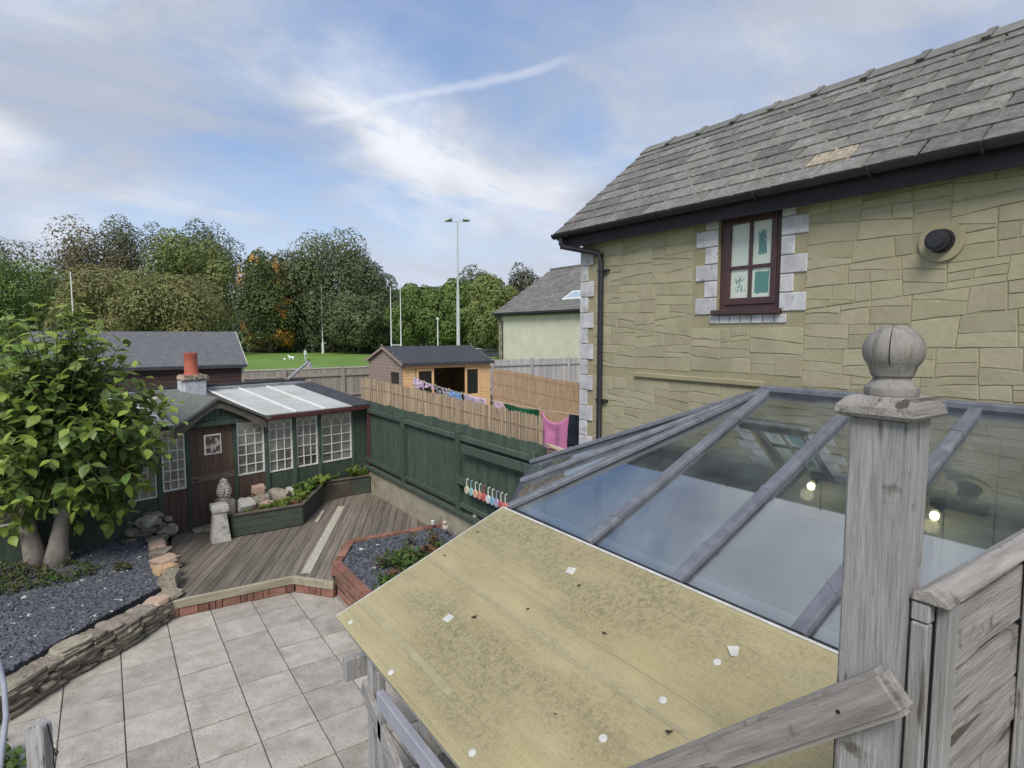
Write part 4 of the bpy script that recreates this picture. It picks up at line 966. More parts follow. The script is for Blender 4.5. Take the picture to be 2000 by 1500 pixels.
# ---------------------------------------------------------------- green timber planter, pedestal and ornaments
m_greenp = mat('planter_green', (.05, .065, .052), (.078, .095, .075), rough=.85, scale=6, st=(1.5, 1.5, 4), bump=.3, rnd=.1, col3=(.06, .06, .045), s3=3)
m_capw = mat('planter_cap', (.085, .07, .055), (.14, .12, .095), scale=8)
tp = thing('timber_planter', (2.4, 9.9, .2), 'dark green timber planter of stacked boards along the deck', 'planter')
tpts = [(1.46, 9.5), (2.48, 9.5), (3.22, 10.74), (4.08, 10.74)]
for a, c in zip(tpts, tpts[1:]):
    for k in range(3):
        b = MB(); b.bar((*a, .255 + k * .107), (*c, .255 + k * .107), .035, .103); b.build('board', m_greenp, tp, bevel=.003)
    b = MB(); b.bar((*a, .533), (*c, .533), .075, .028); b.build('cap_rail', m_capw, tp, bevel=.004)
b = MB(); b.prism([(1.46, 9.52, .15), (2.47, 9.52, .15), (3.2, 10.76, .15), (4.06, 10.76, .15), (4.06, 10.8, .15), (1.5, 10.16, .15)], (0, 0, .33)); b.build('soil_fill', m_soil, tp)
b = MB(); b.box((1.44, 9.5, .2), (1.475, 10.1, .50)); b.build('board', m_greenp, tp)
m_ped = mat('pedestal_stone', (.38, .365, .33), (.60, .58, .53), rough=.95, scale=9, detail=9, bump=.6, bscale=50, col3=(.16, .155, .14), s3=14, lo3=.52, hi3=.68)
pd = thing('stone_pedestal', (1.29, 9.46, .2), 'tapered pale stone pedestal standing at the corner of the green planter', 'pedestal')
cx_, cy_ = 1.29, 9.48
b = MB(); sqlathe(b, [(.128, .2), (.126, .215), (.082, .635)]); b.build('shaft', m_ped, pd)
b = MB(); sqlathe(b, [(.085, .635), (.108, .64), (.114, .69), (.11, .735), (.10, .742)]); b.build('cap', m_ped, pd)
q = onz(437, 990, .62); q = Vector((1.42, 9.86, 0)); b = MB(); b.box((1.30, 9.74, .2), (1.56, 10.0, .70)); tag(b.build('stone_block', m_stone, bevel=.02, seg=2), 'rough grey stone block behind the pedestal', 'stone block')
pc = thing('cone_ornament', (1.42, 9.87, .70), 'whitish carved pine cone ornament on the stone block by the door', 'ornament')
m_cone = mat('cone_stone', (.42, .36, .32), (.6, .54, .5), scale=16, bump=.4, col3=(.2, .13, .1), s3=14)
b = MB(); b.lathe((1.42, 9.87, .70), [(.07, 0), (.075, .03), (.05, .05), (.065, .08), (.08, .13), (.07, .2), (.045, .27), (.012, .33)], 14); b.build('core', m_cone, pc, smooth='auto')
sc = stone_mesh('scale', m_cone, 77, .05)
for r in range(7):
    z = .77 + r * .036; rr = (.075, .085, .082, .074, .062, .047, .03)[r]
    for k in range(max(4, 9 - r)): a = 6.283 * k / max(4, 9 - r) + r * .4; inst('scale', sc, (1.42 + rr * math.cos(a), 9.87 + rr * math.sin(a), z), pc, (0, .5, a), (.035, .05, .05))
for k, (p, s, ms, lb_) in enumerate((((1.72, 9.86, .47), (.28, .24, .2), STW, 'pale lump of rockery stone in the green planter beside the pedestal'), ((1.98, 10.05, .47), (.34, .26, .2), STN, 'grey rockery stone in the green planter below the first window'),
        ((2.3, 10.22, .47), (.36, .24, .17), STN, 'flat grey rockery stone in the planter by the greenhouse corner post'), ((2.02, 9.78, .47), (.26, .2, .13), STP, 'pinkish low rockery stone near the planter edge'), ((1.96, 10.1, .64), (.2, .16, .17), STP, 'shell-like pinkish stone set on top of the rockery'), ((2.6, 10.36, .47), (.3, .2, .15), STW, 'pale rockery stone by the second greenhouse window'))): rock(p, s, ms, lb_)

# ================================================================ green fence on its low wall
m_lowwall = mat('low_wall_render', (.27, .25, .19), (.38, .355, .28), rough=.95, scale=5, detail=8, bump=.5, bscale=14, bst=(1, 1, 4), col3=(.15, .15, .10), s3=2.2)
FX = 4.12
lw = thing('low_wall', (FX, 8.5, 0), 'low pale rendered wall under the green fence', 'wall')
b = MB(); b.box((FX - .01, 5.2, -.05), (FX + .16, 11.1, .68)); b.build('wall', m_lowwall, lw)
gf = thing('green_fence', (FX, 8.3, .7), 'dark green close-board timber fence on the low wall', 'fence')
ppal = MB().box((-.006, -.041, 0), (.006, .041, 1.0)).mesh('pale', m_green, bevel=.002)
y = 5.44
while y < 11.06:
    zt = 1.95 + .02 * noise.noise(Vector((y * 3, 0, 0))); inst('pale', ppal, (FX + .035 + uni(-.003, .003), y, .70), gf, (0, 0, .09 + uni(-.03, .03)), (1, 1, zt - .70 + uni(-.012, .008))); y += .095
for y in (11.05, 9.2, 7.31, 5.5): b = MB(); b.box((FX - .055, y - .045, .66), (FX + .022, y + .045, 1.86)); b.build('post', m_green, gf, bevel=.006)
fy = [11.05, 9.2, 7.31, 5.5]
for a, c in zip(fy, fy[1:]):
    for z, h in ((1.77, .075), (.80, .07)):
        b = MB(); b.bar((FX - .005, a - .045, z), (FX - .005, c + .045, z), .05, h); b.build('rail', m_green, gf, bevel=.006)
b = MB(); b.box((FX - .07, 5.5, .655), (FX + .0, 11.05, .70)); b.build('base_board', m_green, gf, bevel=.004)
for (x0, y0, x1, y1, h) in ((902, 876, 1034, 913, .12), (892, 936, 1000, 972, .11)):
    p, q = onx(x0, y0, FX - .06), onx(x1, y1, FX - .06); q.z = p.z + (q.z - p.z) * .3; b = MB(); b.bar(p, q, .022, h); b.build('cross_board', m_green, gf, bevel=.004)
b = MB(); b.box((FX + .0, 5.36, .68), (FX + .06, 5.44, 1.93)); b.build('post', m_green, gf)
# hanging ornaments along the lower board
cols_ = [('cream', (.62, .55, .42)), ('aqua', (.28, .52, .52)), ('peach', (.66, .42, .28)), ('coral pink', (.6, .25, .2)), ('red', (.5, .13, .12)), ('white', (.68, .68, .66)), ('blue', (.22, .42, .58)), ('lilac', (.42, .38, .52)), ('dusky red', (.45, .14, .15)), ('salmon', (.62, .24, .2))]
for k, (cn, cc) in enumerate(cols_):
    x = 912 + (987 - 912) * k / 9; y = 957 + (990 - 957) * k / 9; q = onx(x, y, FX - .09)
    t = thing('hanging_ornament', q, f'{cn} round ornament hanging on the green fence' + (' at the post end of the row' if k == 0 else ' at the conservatory end of the row' if k == 9 else ' in the row above the wall'), 'ornament', 'round ornaments hung on the fence')
    mc = mat('ornament_' + cn.replace(' ', '_'), tuple(c * .85 for c in cc), cc, rough=.5, scale=20)
    b = MB(); b.tube(q + Vector((-.012, 0, 0)), q + Vector((.012, 0, 0)), .055, n=18); b.build('disc', mc, t, bevel=.004)
    b = MB(); b.path([q + Vector((0, 0, .045)), q + Vector((0, .004, .1)), q + Vector((.0, 0, .15)), q + Vector((.02, 0, .162)), q + Vector((.028, 0, .14))], .006, 6); b.build('hanger', mc if k % 3 == 1 else m_whitebar, t)
# ================================================================ neighbour's garden
m_bam = mat('bamboo', (.19, .14, .095), (.50, .40, .29), rough=.8, scale=3, st=(30, 30, .6), detail=3, col3=(.20, .14, .09), s3=1.5)
m_bam2 = mat('bamboo_orange', (.25, .165, .105), (.52, .38, .25), rough=.8, scale=3, st=(30, 30, .6), detail=3, col3=(.25, .15, .09), s3=1.2)
def bamboo(p, q, z0, ztop, m, label, pitch=.017, r=.0105):
    t = thing('bamboo_screen', ((p[0] + q[0]) / 2, (p[1] + q[1]) / 2, 0), label, 'screen')
    P, Q = Vector((*p, 0)), Vector((*q, 0)); n = int((Q - P).length / pitch); b = MB()
    for i in range(n):
        s = i / n; c = P.lerp(Q, s) + Vector((uni(-.006, .006), uni(-.006, .006), 0)); zt = ztop(s) + uni(-.025, .012)
        b.tube(c + Vector((0, 0, z0)), c + Vector((uni(-.01, .01), uni(-.01, .01), zt)), r * uni(.7, 1.2), n=5)
    b.build('canes', m, t, kind='stuff')
    for z in (.35, .65, .92):
        b = MB(); zz = lambda s: z0 + (ztop(s) - z0) * z
        dv = (Q - P).normalized(); nn = Vector((dv.y, -dv.x, 0)); nn = nn if nn.dot(-P) > 0 else -nn
        b.path([P.lerp(Q, s) + nn * .016 + Vector((0, 0, zz(s))) for s in (0, .25, .5, .75, 1)], .004, 5); b.build('wire', m, t)
bamboo((4.31, 11.7), (4.31, 5.6), .3, lambda s: 2.36 - .12 * s - (.05 if s < .03 else 0), m_bam, 'brown bamboo screen standing above the green fence')
bamboo((13.6, 21.2), (11.9, 12.6), 0, lambda s: 1.72 + .03 * math.sin(s * 7), m_bam2, 'orange-brown bamboo screen to the right of the summerhouse', .03, .016)
# washing on the line
LA, LB = Vector((6.43, 13.6, 2.1)), Vector((5.62, 6.2, 2.07)); ld_ = (LB - LA); ln = Vector((ld_.y, -ld_.x, 0)).normalized()
m_rope = mat('washing_line', (.55, .5, .38), scale=5)
t = thing('washing_line', LA, 'thin washing line stretched behind the bamboo screen', 'washing line')
b = MB(); b.path([LA.lerp(LB, s) + Vector((0, 0, -.10 * 4 * s * (1 - s))) for s in [k / 16 for k in range(17)]], .006, 5); b.build('rope', m_rope, t)
for P_, nm in ((LA, 'far'), (LB + Vector((.25, -.1, 0)), 'near')):
    b = MB(); b.tube((P_.x, P_.y, -.05), (P_.x, P_.y, 2.13), .025); tag(b.build('line_post', m_gut, smooth='auto'), f'slim grey washing line post at the {nm} end', 'post')
m_peg = mat('wooden_peg', (.5, .38, .25), scale=8)
def washing(x0, x1, ytop, ybot, col, label, cat='clothing', vee=.0, pat=None, folds=3, taper=0):
    """a hanging cloth: pinned at both top corners, sagging between, gathered in folds; x0..x1, ybot are photo pixels on the line's plane"""
    A_, B_ = onp(x0, ytop, LA, ln), onp(x1, ytop + (x1 - x0) * .2, LA, ln)
    bot = onp((x0 + x1) / 2, ybot, LA, ln).z
    sA = (A_ - LA).dot(ld_) / ld_.length_squared; sB = (B_ - LA).dot(ld_) / ld_.length_squared
    lz = lambda s: LA.lerp(LB, s).z - .4 * s * (1 - s)
    nx, nzz = 16, 12; vs = []; fs = []; ph = uni(0, 6)
    for j in range(nzz + 1):
        tz = j / nzz
        for i in range(nx + 1):
            s = i / nx; base = LA.lerp(LB, sA + (sB - sA) * (s + taper * tz * (.5 - s)))
            zt = lz(sA + (sB - sA) * s) - vee * math.sin(s * math.pi) ** .8
            zb = bot + .03 * math.sin(s * 9 + ph)
            off = ln * (.012 + .03 * tz) * math.sin(s * folds * 6.28 + ph + tz * 1.2) + ln * .02 * noise.noise(Vector((s * 4, tz * 3, ph)))
            vs.append(Vector((base.x, base.y, zt + (zb - zt) * tz)) + off)
    for j in range(nzz):
        for i in range(nx): k = j * (nx + 1) + i; fs.append((k, k + 1, k + nx + 2, k + nx + 1))
    t = thing('washing', vs[nx // 2], label, cat, 'washing on the line')
    b = MB(); b.add(vs, fs); o = b.build('cloth', pat or mat('cloth_' + label[:10].replace(' ', '_'), tuple(c * .88 for c in col), col, rough=.9, scale=20, transl=.2), t, smooth=True)
    sm_ = o.modifiers.new('thick', 'SOLIDIFY'); sm_.thickness = .006
    for v in (vs[0], vs[nx]):
        b = MB(); b.box(v + Vector((-.008, -.008, -.03)), v + Vector((.008, .008, .035))); b.build('peg', m_peg, t)
    return t
m_pat = mat('patterned_cloth', (.02, .02, .03), (.5, .48, .52), rough=.9, scale=16, detail=2, lo=.48, hi=.54)
washing(808, 829, 738, 757, (.74, .58, .74), 'pale lilac small garment at the far end of the washing line')
washing(829, 847, 745, 757, (.66, .5, .62), 'pale pink strip of cloth second on the washing line')
washing(850, 877, 755, 783, (.1, .1, .1), 'black and white patterned garment on the washing line', pat=m_pat, folds=2)
washing(879, 903, 762, 786, (.26, .44, .76), 'blue garment on the washing line', vee=.02)
washing(907, 950, 772, 796, (.72, .64, .78), 'pale lilac garment in front of the summerhouse corner post', vee=.01)
washing(966, 983, 786, 806, (.64, .46, .62), 'pale pink scrap just left of the green cloth on the line')
washing(985, 1053, 795, 820, (.012, .12, .055), 'dark green cloth hung lengthwise on the washing line', 'cloth', vee=.03, folds=1, taper=.12)
washing(1056, 1113, 804, 884, (.72, .27, .50), 'bright pink towel sagging from two pegs on the line', 'towel', vee=.17, folds=2, taper=.15)
washing(1113, 1150, 812, 880, (.022, .03, .045), 'dark navy trousers hanging next to the house corner', folds=2)
b = MB(); b.bar(onx(1066, 868, 4.55), onx(1108, 882, 4.55), .03, .03); tag(b.build('prop_pole', m_rope), 'thin pale pole below the pink towel', 'pole')

# ---------------------------------------------------------------- summerhouse
m_pine = mat('orange_pine', (.62, .37, .17), (.78, .53, .29), rough=.6, scale=4, st=(.5, .5, 9), bump=.2)
m_pinkw = mat('faded_shed_wood', (.27, .20, .17), (.36, .28, .24), rough=.9, scale=4, st=(.6, .6, 8), bump=.2)
sh = thing('summerhouse', (12, 24, 0), 'orange pine summerhouse with dark felt roof and open doors', 'summerhouse')
X0, X1, Y0, Y1, ZEa, ZR = 9.98, 14.15, 22.3, 26.0, 2.03, 2.60; YM = (Y0 + Y1) / 2
b = MB()
for k in range(15):
    z = k * .135; 
    for a, c in ((X0, 10.52), (13.62, X1)): b.box((a, Y0 - .02 + .006 * (k % 2) * 0, z + .004), (c, Y0 + .03, z + .131))
    b.box((X0 - .015, Y0 + .03, z + .004), (X0 + .02, Y1, z + .131))
sh_f = b.build('cladding', m_pine, sh, kind='stuff')
b = MB()
for k in range(20):
    z = k * .135
    if z < 2.0: b.box((X0 - .03, Y0 + .08, z + .005), (X0 - .016, Y1, z + .13))
    else:
        hw = (Y1 - Y0) / 2 * (1 - (z - 2.0) / .6)
        if hw > .1: b.box((X0 - .03, YM - hw, z + .005), (X0 - .016, YM + hw, min(z + .13, 2.56)))
b.build('side_cladding', m_pinkw, sh, kind='stuff')
b = MB(); b.box((X0 - .04, YM - .04, 0), (X0 - .03, YM + .04, 2.6)); b.build('gable_trim', m_pinkw, sh); b = MB(); b.box((X0 - .04, Y0, 0), (X0 - .03, Y0 + .08, 2.03)); b.build('corner_trim', m_pinkw, sh)
b = MB(); b.box((X0 - .036, Y0 + .35, 1.05), (X0 - .031, Y0 + 1.15, 1.62)); b.build('side_window', mat('dark_glass', (.02, .022, .02), rough=.1, scale=3, spec=.6), sh)
b = MB(); b.box((X0, Y0 - .03, 1.78), (X1, Y0 + .03, 2.02)); b.build('header', m_pine, sh)
b = MB(); b.box((X0 + .02, Y1 - .04, 0), (X1, Y1, 2.0)); b.box((X1 - .04, Y0, 0), (X1, Y1, 2.0)); b.box((X0 + .03, Y0, 0), (X1, Y1, .06)); b.build('inner_wall', mat('shed_inside', (.3, .21, .13), (.4, .29, .19), scale=4), sh)
for sgn in (0, 1):
    ya, yb = (Y0 - .22, YM) if sgn == 0 else (Y1 + .22, YM)
    za = ZEa - .06
    b = MB(); b.prism([(X0 - .12, ya, za), (X1 + .1, ya, za), (X1 + .1, yb, ZR + .03), (X0 - .12, yb, ZR + .03)], (0, 0, .04)); b.build('roof_slope', m_felt, sh)
b = MB(); b.box((X0 - .1, Y0 - .225, ZEa - .12), (X1 + .09, Y0 - .2, ZEa + .0)); b.build('eaves_board', m_felt, sh)
for x in (X0 - .135, X1 + .115):
    for ya in (Y0 - .22, Y1 + .22): b = MB(); b.bar((x, ya, ZEa - .08), (x, YM, ZR + .02), .025, .1); b.build('barge_board', m_pinkw, sh)
    b = MB(); b.box((x - .015, YM - .03, ZR - .05), (x + .015, YM + .03, ZR + .17)); b.build('finial', m_pinkw, sh)
def pdoor(xa, xb):
    f = MB(); t = .1
    f.box((xa, Y0 - .05, .05), (xa + t, Y0 - .02, 1.77)); f.box((xb - t, Y0 - .05, .05), (xb, Y0 - .02, 1.77)); f.box((xa + t, Y0 - .05, .05), (xb - t, Y0 - .02, .6)); f.box((xa + t, Y0 - .05, 1.67), (xb - t, Y0 - .02, 1.77))
    d = f.build('door', m_pine, sh); b = MB(); b.box((xa + t, Y0 - .036, .6), (xb - t, Y0 - .03, 1.67)); b.build('pane', MATS['dark_glass'], d)
pdoor(10.55, 11.35); pdoor(12.85, 13.6)

# ---------------------------------------------------------------- dark shed behind the greenhouse
m_shedw = mat('dark_shed_wood', (.05, .032, .03), (.085, .055, .05), rough=.85, scale=4, st=(.6, .6, 6), bump=.2)
m_greyf = mat('grey_felt', (.10, .105, .115), (.135, .14, .15), rough=.95, scale=7, detail=8, bump=.2, bscale=60)
ds = thing('dark_shed', (.8, 21.5, 0), 'dark brown shed with smooth grey felt roof behind the greenhouse', 'shed')
X0, X1, Y0, YM, Y1 = -1.6, 3.55, 20.1, 21.75, 23.4
b = MB()
for k in range(17): b.box((X0, Y0, k * .135 + .004), (X1, Y0 + .03, k * .135 + .131))
b.build('cladding', m_shedw, ds, kind='stuff')
b = MB(); b.prism([(X1, Y0 + .03, 0), (X1, Y1, 0), (X1, Y1, 2.25), (X1, YM, 3.2), (X1, Y0 + .03, 2.25)], (-.05, 0, 0)); b.prism([(X0, Y0 + .03, 0), (X0, Y1, 0), (X0, Y1, 2.25), (X0, YM, 3.2), (X0, Y0 + .03, 2.25)], (.05, 0, 0)); b.box((X0, Y1, 0), (X1, Y1 + .03, 2.25)); b.build('end_wall', m_shedw, ds)
for ya in (Y0 - .15, Y1 + .15): b = MB(); b.prism([(X0 - .15, ya, 2.24), (X1 + .12, ya, 2.24), (X1 + .12, YM, 3.25), (X0 - .15, YM, 3.25)], (0, 0, .04)); b.build('roof_slope', m_greyf, ds)
b = MB(); b.bar((X1 + .135, Y0 - .17, 2.22), (X1 + .135, YM, 3.26), .025, .11); b.bar((X1 + .135, Y1 + .17, 2.22), (X1 + .135, YM, 3.26), .025, .11); b.build('barge_board', mat('pale_barge', (.4, .38, .33), scale=6), ds)
b = MB(); b.box((X0 - .12, Y0 - .165, 2.17), (X1 + .1, Y0 - .152, 2.26)); b.build('eaves_board', m_felt, ds)
b = MB(); b.box((X1 - .02, Y0 - .02, 0), (X1 + .04, Y0 + .03, 2.2)); b.build('corner_trim', mat('pale_trim', (.35, .33, .29), scale=6), ds)

# ---------------------------------------------------------------- boundary fences
m_fgrey = mat('grey_fence_board', (.24, .215, .185), (.37, .335, .30), rough=.9, scale=4, st=(6, 6, .5), bump=.2, rnd=.12, hue=.01)
m_fpale = mat('pale_fence_board', (.33, .32, .31), (.47, .455, .44), rough=.9, scale=4, st=(6, 6, .5), rnd=.15)
def board_fence(name, p, q, h, m, label, w=.15, rail=None, posts=2.4, capm=None, jit=.02):
    t = thing(name, ((p[0] + q[0]) / 2, (p[1] + q[1]) / 2, 0), label, 'fence'); P, Q = Vector((*p, 0)), Vector((*q, 0)); L_ = (Q - P).length; d = (Q - P) / L_; a = math.atan2(d.y, d.x)
    me = MB().box((-w / 2 + .006, -.01, 0), (w / 2 - .006, .01, 1)).mesh('board', m); s = w / 2
    while s < L_: c = P + d * s; inst('board', me, (c.x, c.y, 0), t, (0, 0, a + uni(-.05, .05)), (1, 1, h + uni(-jit, jit))); s += w
    s = 0; nn = Vector((d.y, -d.x, 0))
    while s <= L_: c = P + d * s + nn * .06; b = MB(); b.obox(c + Vector((0, 0, (h + .06) / 2)), d * .055, nn * .05, Vector((0, 0, (h + .06) / 2))); b.build('post', m, t); s += posts
    for z in (h - .3, .4): b = MB(); b.bar(P + nn * .04 + Vector((0, 0, z)), Q + nn * .04 + Vector((0, 0, z)), .05, .09); b.build('rail', m, t)
    if capm: b = MB(); b.bar(P + Vector((0, 0, h + .03)), Q + Vector((0, 0, h + .03)), .07, .05); b.build('cap_rail', capm, t)
    return t
board_fence('back_fence', (3.9, 27.0), (16.4, 27.2), 1.62, m_fgrey, 'grey-brown board fence between the gardens and the playing field', capm=m_fpale, posts=2.6)
board_fence('pale_fence', (14.3, 26.3), (24.2, 25.4), 1.84, m_fpale, 'pale weathered board fence below the distant cream house', jit=.04)
m_bw = mat('far_brickwork', (.26, .10, .07), (.36, .16, .11), scale=7, rnd=.1)
bwl = thing('brick_wall', (5, 25.5, 0), 'low red brick garden wall with pale piers behind the greenhouse roof', 'wall')
P0, P1 = onz(512, 732, 1.35), onz(588, 729, 1.35)
b = MB(); b.bar((P0.x, P0.y, .68), (P1.x, P0.y, .68), .11, 1.36); b.build('brickwork', m_bw, bwl)
for k in range(4): x = P0.x + (P1.x - P0.x) * k / 3; b = MB(); b.box((x - .08, P0.y - .1, 0), (x + .08, P0.y + .1, 1.42)); b.build('pier', m_fpale, bwl)
q = onz(566, 738, 1.3); b = MB(); e = atd(603, 706, (q - EYE).dot(fw)); b.tube(e, e + (q - e) * 2.2, .06, n=8); tag(b.build('leaning_pole', m_gut), 'grey pole leaning up at a slant behind the greenhouse roof', 'pole')
qn = onz(492, 731, 1.35); net = thing('garden_netting', (qn.x, qn.y, 0), 'dark netting frame with a blue strap beside the dark shed', 'netting')
b = MB(); b.box((qn.x - .35, qn.y, 0), (qn.x + .45, qn.y + .05, 1.42)); b.build('net', m_dark, net); b = MB(); b.bar((qn.x - .4, qn.y - .02, 1.28), (qn.x + .1, qn.y - .02, 1.40), .02, .05); b.bar((qn.x - .1, qn.y - .02, 1.15), (qn.x - .1, qn.y - .02, 1.45), .02, .05, (1, 0, 0)); b.build('strap', mat('blue_strap', (.12, .32, .48), scale=5), net)

# ---------------------------------------------------------------- house beyond
m_creamr = mat('cream_render', (.54, .52, .41), (.62, .60, .49), rough=.9, scale=1.5, detail=7, bump=.2)
h2 = thing('distant_house', (27, 32, 0), 'cream rendered house with grey slate roof beyond the pale fence', 'house')
X2, YA, YB, Z2 = 24.7, 37.6, 24.8, 4.72
r2 = ony(1078, 527, YA + .2); 
b = MB(); b.box((X2, YB, 0), (2 * r2.x - X2, YA, Z2)); b.prism([(X2, YA, Z2), (2 * r2.x - X2, YA, Z2), (r2.x, YA, r2.z - .1)], (0, YB - YA, 0)); b.build('wall', m_creamr, h2)
ev = Vector((X2 - .35, 0, Z2 - .05)); tp_ = Vector((r2.x, 0, r2.z)); sl2 = (tp_ - ev); n2 = Vector((-sl2.z, 0, sl2.x)).normalized()
m_slate2 = mat('far_slate', (.10, .098, .092), (.17, .165, .155), rough=.9, scale=2.2, detail=9, rnd=.2, col3=(.2, .195, .18), s3=1.4)
rf = bpy.data.objects.new('roof', MB().prism([ev + Vector((0, YB, 0)), ev + Vector((0, YA + .3, 0)), tp_ + Vector((0, YA + .3, 0)), tp_ + Vector((0, YB, 0))], (0, 0, -.1)).prism([(tp_.x, YB, tp_.z), (tp_.x, YA + .3, tp_.z), (2 * tp_.x - ev.x, YA + .3, ev.z), (2 * tp_.x - ev.x, YB, ev.z)], (0, 0, -.1)).mesh('roof', m_slate2, origin=h2.location)); C.objects.link(rf); rf.parent = h2
nr2 = 18; L2 = sl2.length; sl2n = sl2.normalized()
cm = MB().obox((0, 0, 0), sl2n * (L2 / nr2 * .6), (0, .2, 0), n2 * .008).mesh('slate', m_slate2)
b = MB()
for r in range(nr2):
    c = ev + sl2n * (L2 * (r + .5) / nr2) + n2 * .02; y = YB + 3 + (.2 if r % 2 else 0)
    while y < YA + .3: b.obox((c.x, y, c.z + uni(-.006, .006)), sl2n * (L2 / nr2 * .56) + n2 * -.006, (0, .195, 0), n2 * .01); y += .4
b.build('slates', m_slate2, rf)['kind'] = 'stuff'
b = MB(); b.bar((tp_.x, YB, tp_.z + .03), (tp_.x, YA + .32, tp_.z + .03), .3, .12); b.build('ridge', m_slate2, rf)
b = MB(); b.bar((ev.x - .05, YB, ev.z), (ev.x - .05, YA + .35, ev.z), .14, .12); b.bar((ev.x + .15, YB, ev.z - .1), (ev.x + .15, YA + .2, ev.z - .1), .03, .2); b.build('gutter', m_black, h2)
b = MB(); b.path([(ev.x, YA, ev.z - .05), (ev.x + .02, YA - .02, ev.z - .25), (X2 - .09, YA - .55, ev.z - .55), (X2 - .09, YA - .6, 0)], .05, 8); b.build('downpipe', m_black, h2)
for k in range(12): b = MB(); b.box((X2 - .03, YA - (.45 if k % 2 else .28), k * .39), (X2 + .02, YA + .02, k * .39 + .37)); b.build('quoin', m_stone, h2)
q = onp(1120, 578, ev + sl2n * 1.2 + n2 * .03, n2); b = MB(); b.obox(q + Vector((0, -.3, 0)) + n2 * .05, sl2n * .55, (0, .9, 0), n2 * .05); skl = b.build('skylight', m_white, rf)
b = MB(); b.obox(q + Vector((0, -.3, 0)) + n2 * .102 - sl2n * .0, sl2n * .42, (0, .75, 0), n2 * .006); b.build('skylight_pane', glass('sky_glass', (.6, .7, .75), .3, (.8, .82, .85)), rf)
# ================================================================ trees beyond the field
def leafmat(name, dark, light, patch=None, pl=(.56, .62), ps=.16, tr=.25):
    return mat(name, dark, light, rough=.75, scale=.4, detail=3, lo=.3, hi=.7, col3=patch, s3=ps, lo3=pl[0], hi3=pl[1], transl=tr, spec=.2)
m_bark = mat('bark', (.06, .05, .038), (.11, .095, .075), scale=4, st=(3, 3, .6), bump=.6)
def crown_mesh(c, rx, ry, rz, n, size, seed, lobes=16, hollow=.55, flat=0):
    rd = random.Random(seed); L_ = []
    for i in range(lobes):
        a = i * 2.4 + rd.uniform(-.4, .4); h = -.8 + 1.7 * (i + .5) / lobes; rr = math.sqrt(max(0, 1 - h * h)) * rd.uniform(.45, .78)
        L_.append((Vector((rr * math.cos(a), rr * math.sin(a), h * .78)), rd.uniform(.30, .50)))
    L_.append((Vector((0, 0, .1)), .6))
    b = MB(); vs = []; fs = []
    for i in range(n):
        lc, lr = L_[rd.randrange(len(L_))]
        d = Vector((rd.gauss(0, 1), rd.gauss(0, 1), rd.gauss(0, 1) + .25)).normalized()
        q = lc + d * lr * (rd.uniform(.86, 1.0) if rd.random() < .72 else rd.uniform(.3, .86)) * (1 + .22 * noise.noise(d * 2.2 + lc * 3))
        p = Vector((c.x + q.x * rx, c.y + q.y * ry, c.z + q.z * rz))
        nrm = (d * 1.5 + Vector((rd.uniform(-1, 1), rd.uniform(-1, 1), rd.uniform(-.5, 1))) * .8).normalized()
        u = nrm.orthogonal().normalized(); u = Matrix.Rotation(rd.uniform(0, 6.28), 3, nrm) @ u; w = nrm.cross(u); s = size * rd.uniform(.55, 1.35)
        k = len(vs); vs += [p - u * s, p - w * s * .55 + nrm * s * .15, p + u * s * .9, p + w * s * .6 + nrm * s * .1]; fs.append((k, k + 1, k + 2, k + 3))
    b.v = vs; b.f = fs; return b, L_
def big_tree(x, wpx, ytop, dep, m, label, seed, n=5200, ybase=None, cb=.12, size=.42, lobes=18, group='trees beyond the playing field', cat='tree', nm='tree', hollow=.5):
    g = onz(x, 700, ZF); base = atd(x, 650, dep); base.z = ZF
    top = atd(x, ytop, dep).z; H_ = top - ZF; rx = wpx / F * dep / 2
    t = thing(nm, base, label, cat, group)
    rz = H_ * (1 - cb) / 2; cz = ZF + H_ * cb + rz
    b, L_ = crown_mesh(Vector((base.x, base.y, cz)), rx * 1.08, rx * 1.0, rz * 1.06, int(n * 3.2), size * .6, seed, lobes, hollow); b.build('crown', m, t)
    rd = random.Random(seed); b = MB(); r0 = H_ * .022
    b.path([base + Vector((0, 0, -.1)), base + Vector((.05, 0, H_ * .15)), base + Vector((rd.uniform(-.3, .3), 0, H_ * .45)), base + Vector((0, 0, H_ * .78))], [r0 * 1.4, r0, r0 * .7, r0 * .2], 8)
    for i in range(6):
        lc, lr = L_[rd.randrange(len(L_))]; e = Vector((base.x + lc.x * rx * .9, base.y + lc.y * rx * .9, cz + lc.z * rz * .9)); s = base + Vector((0, 0, H_ * rd.uniform(.18, .5)))
        b.path([s, s.lerp(e, .5) + Vector((0, 0, .3)), e], [r0 * .5, r0 * .3, r0 * .1], 6)
    b.build('trunk', m_bark, t, smooth=True); return t
f_dark = leafmat('foliage_dark', (0.07, 0.092, 0.052), (0.15, 0.185, 0.1))
f_deep = leafmat('foliage_deep', (0.09, 0.113, 0.06), (0.19, 0.22, 0.11))
f_mid = leafmat('foliage_mid', (0.091, 0.140, 0.042), (0.196, 0.273, 0.084))
f_olive = leafmat('foliage_olive', (0.14, 0.15, 0.062), (0.27, 0.27, 0.12), (0.28, 0.24, 0.1), (.5, .7))
f_brown = leafmat('foliage_brown', (0.112, 0.101, 0.056), (0.231, 0.203, 0.112), (0.266, 0.175, 0.077), (.52, .7))
f_light = leafmat('foliage_light', (0.126, 0.161, 0.056), (0.266, 0.308, 0.112), (0.294, 0.280, 0.098), (.55, .75))
f_autumn = leafmat('foliage_autumn', (0.063, 0.091, 0.042), (0.154, 0.196, 0.077), (0.588, 0.336, 0.084), (.53, .58), .22)
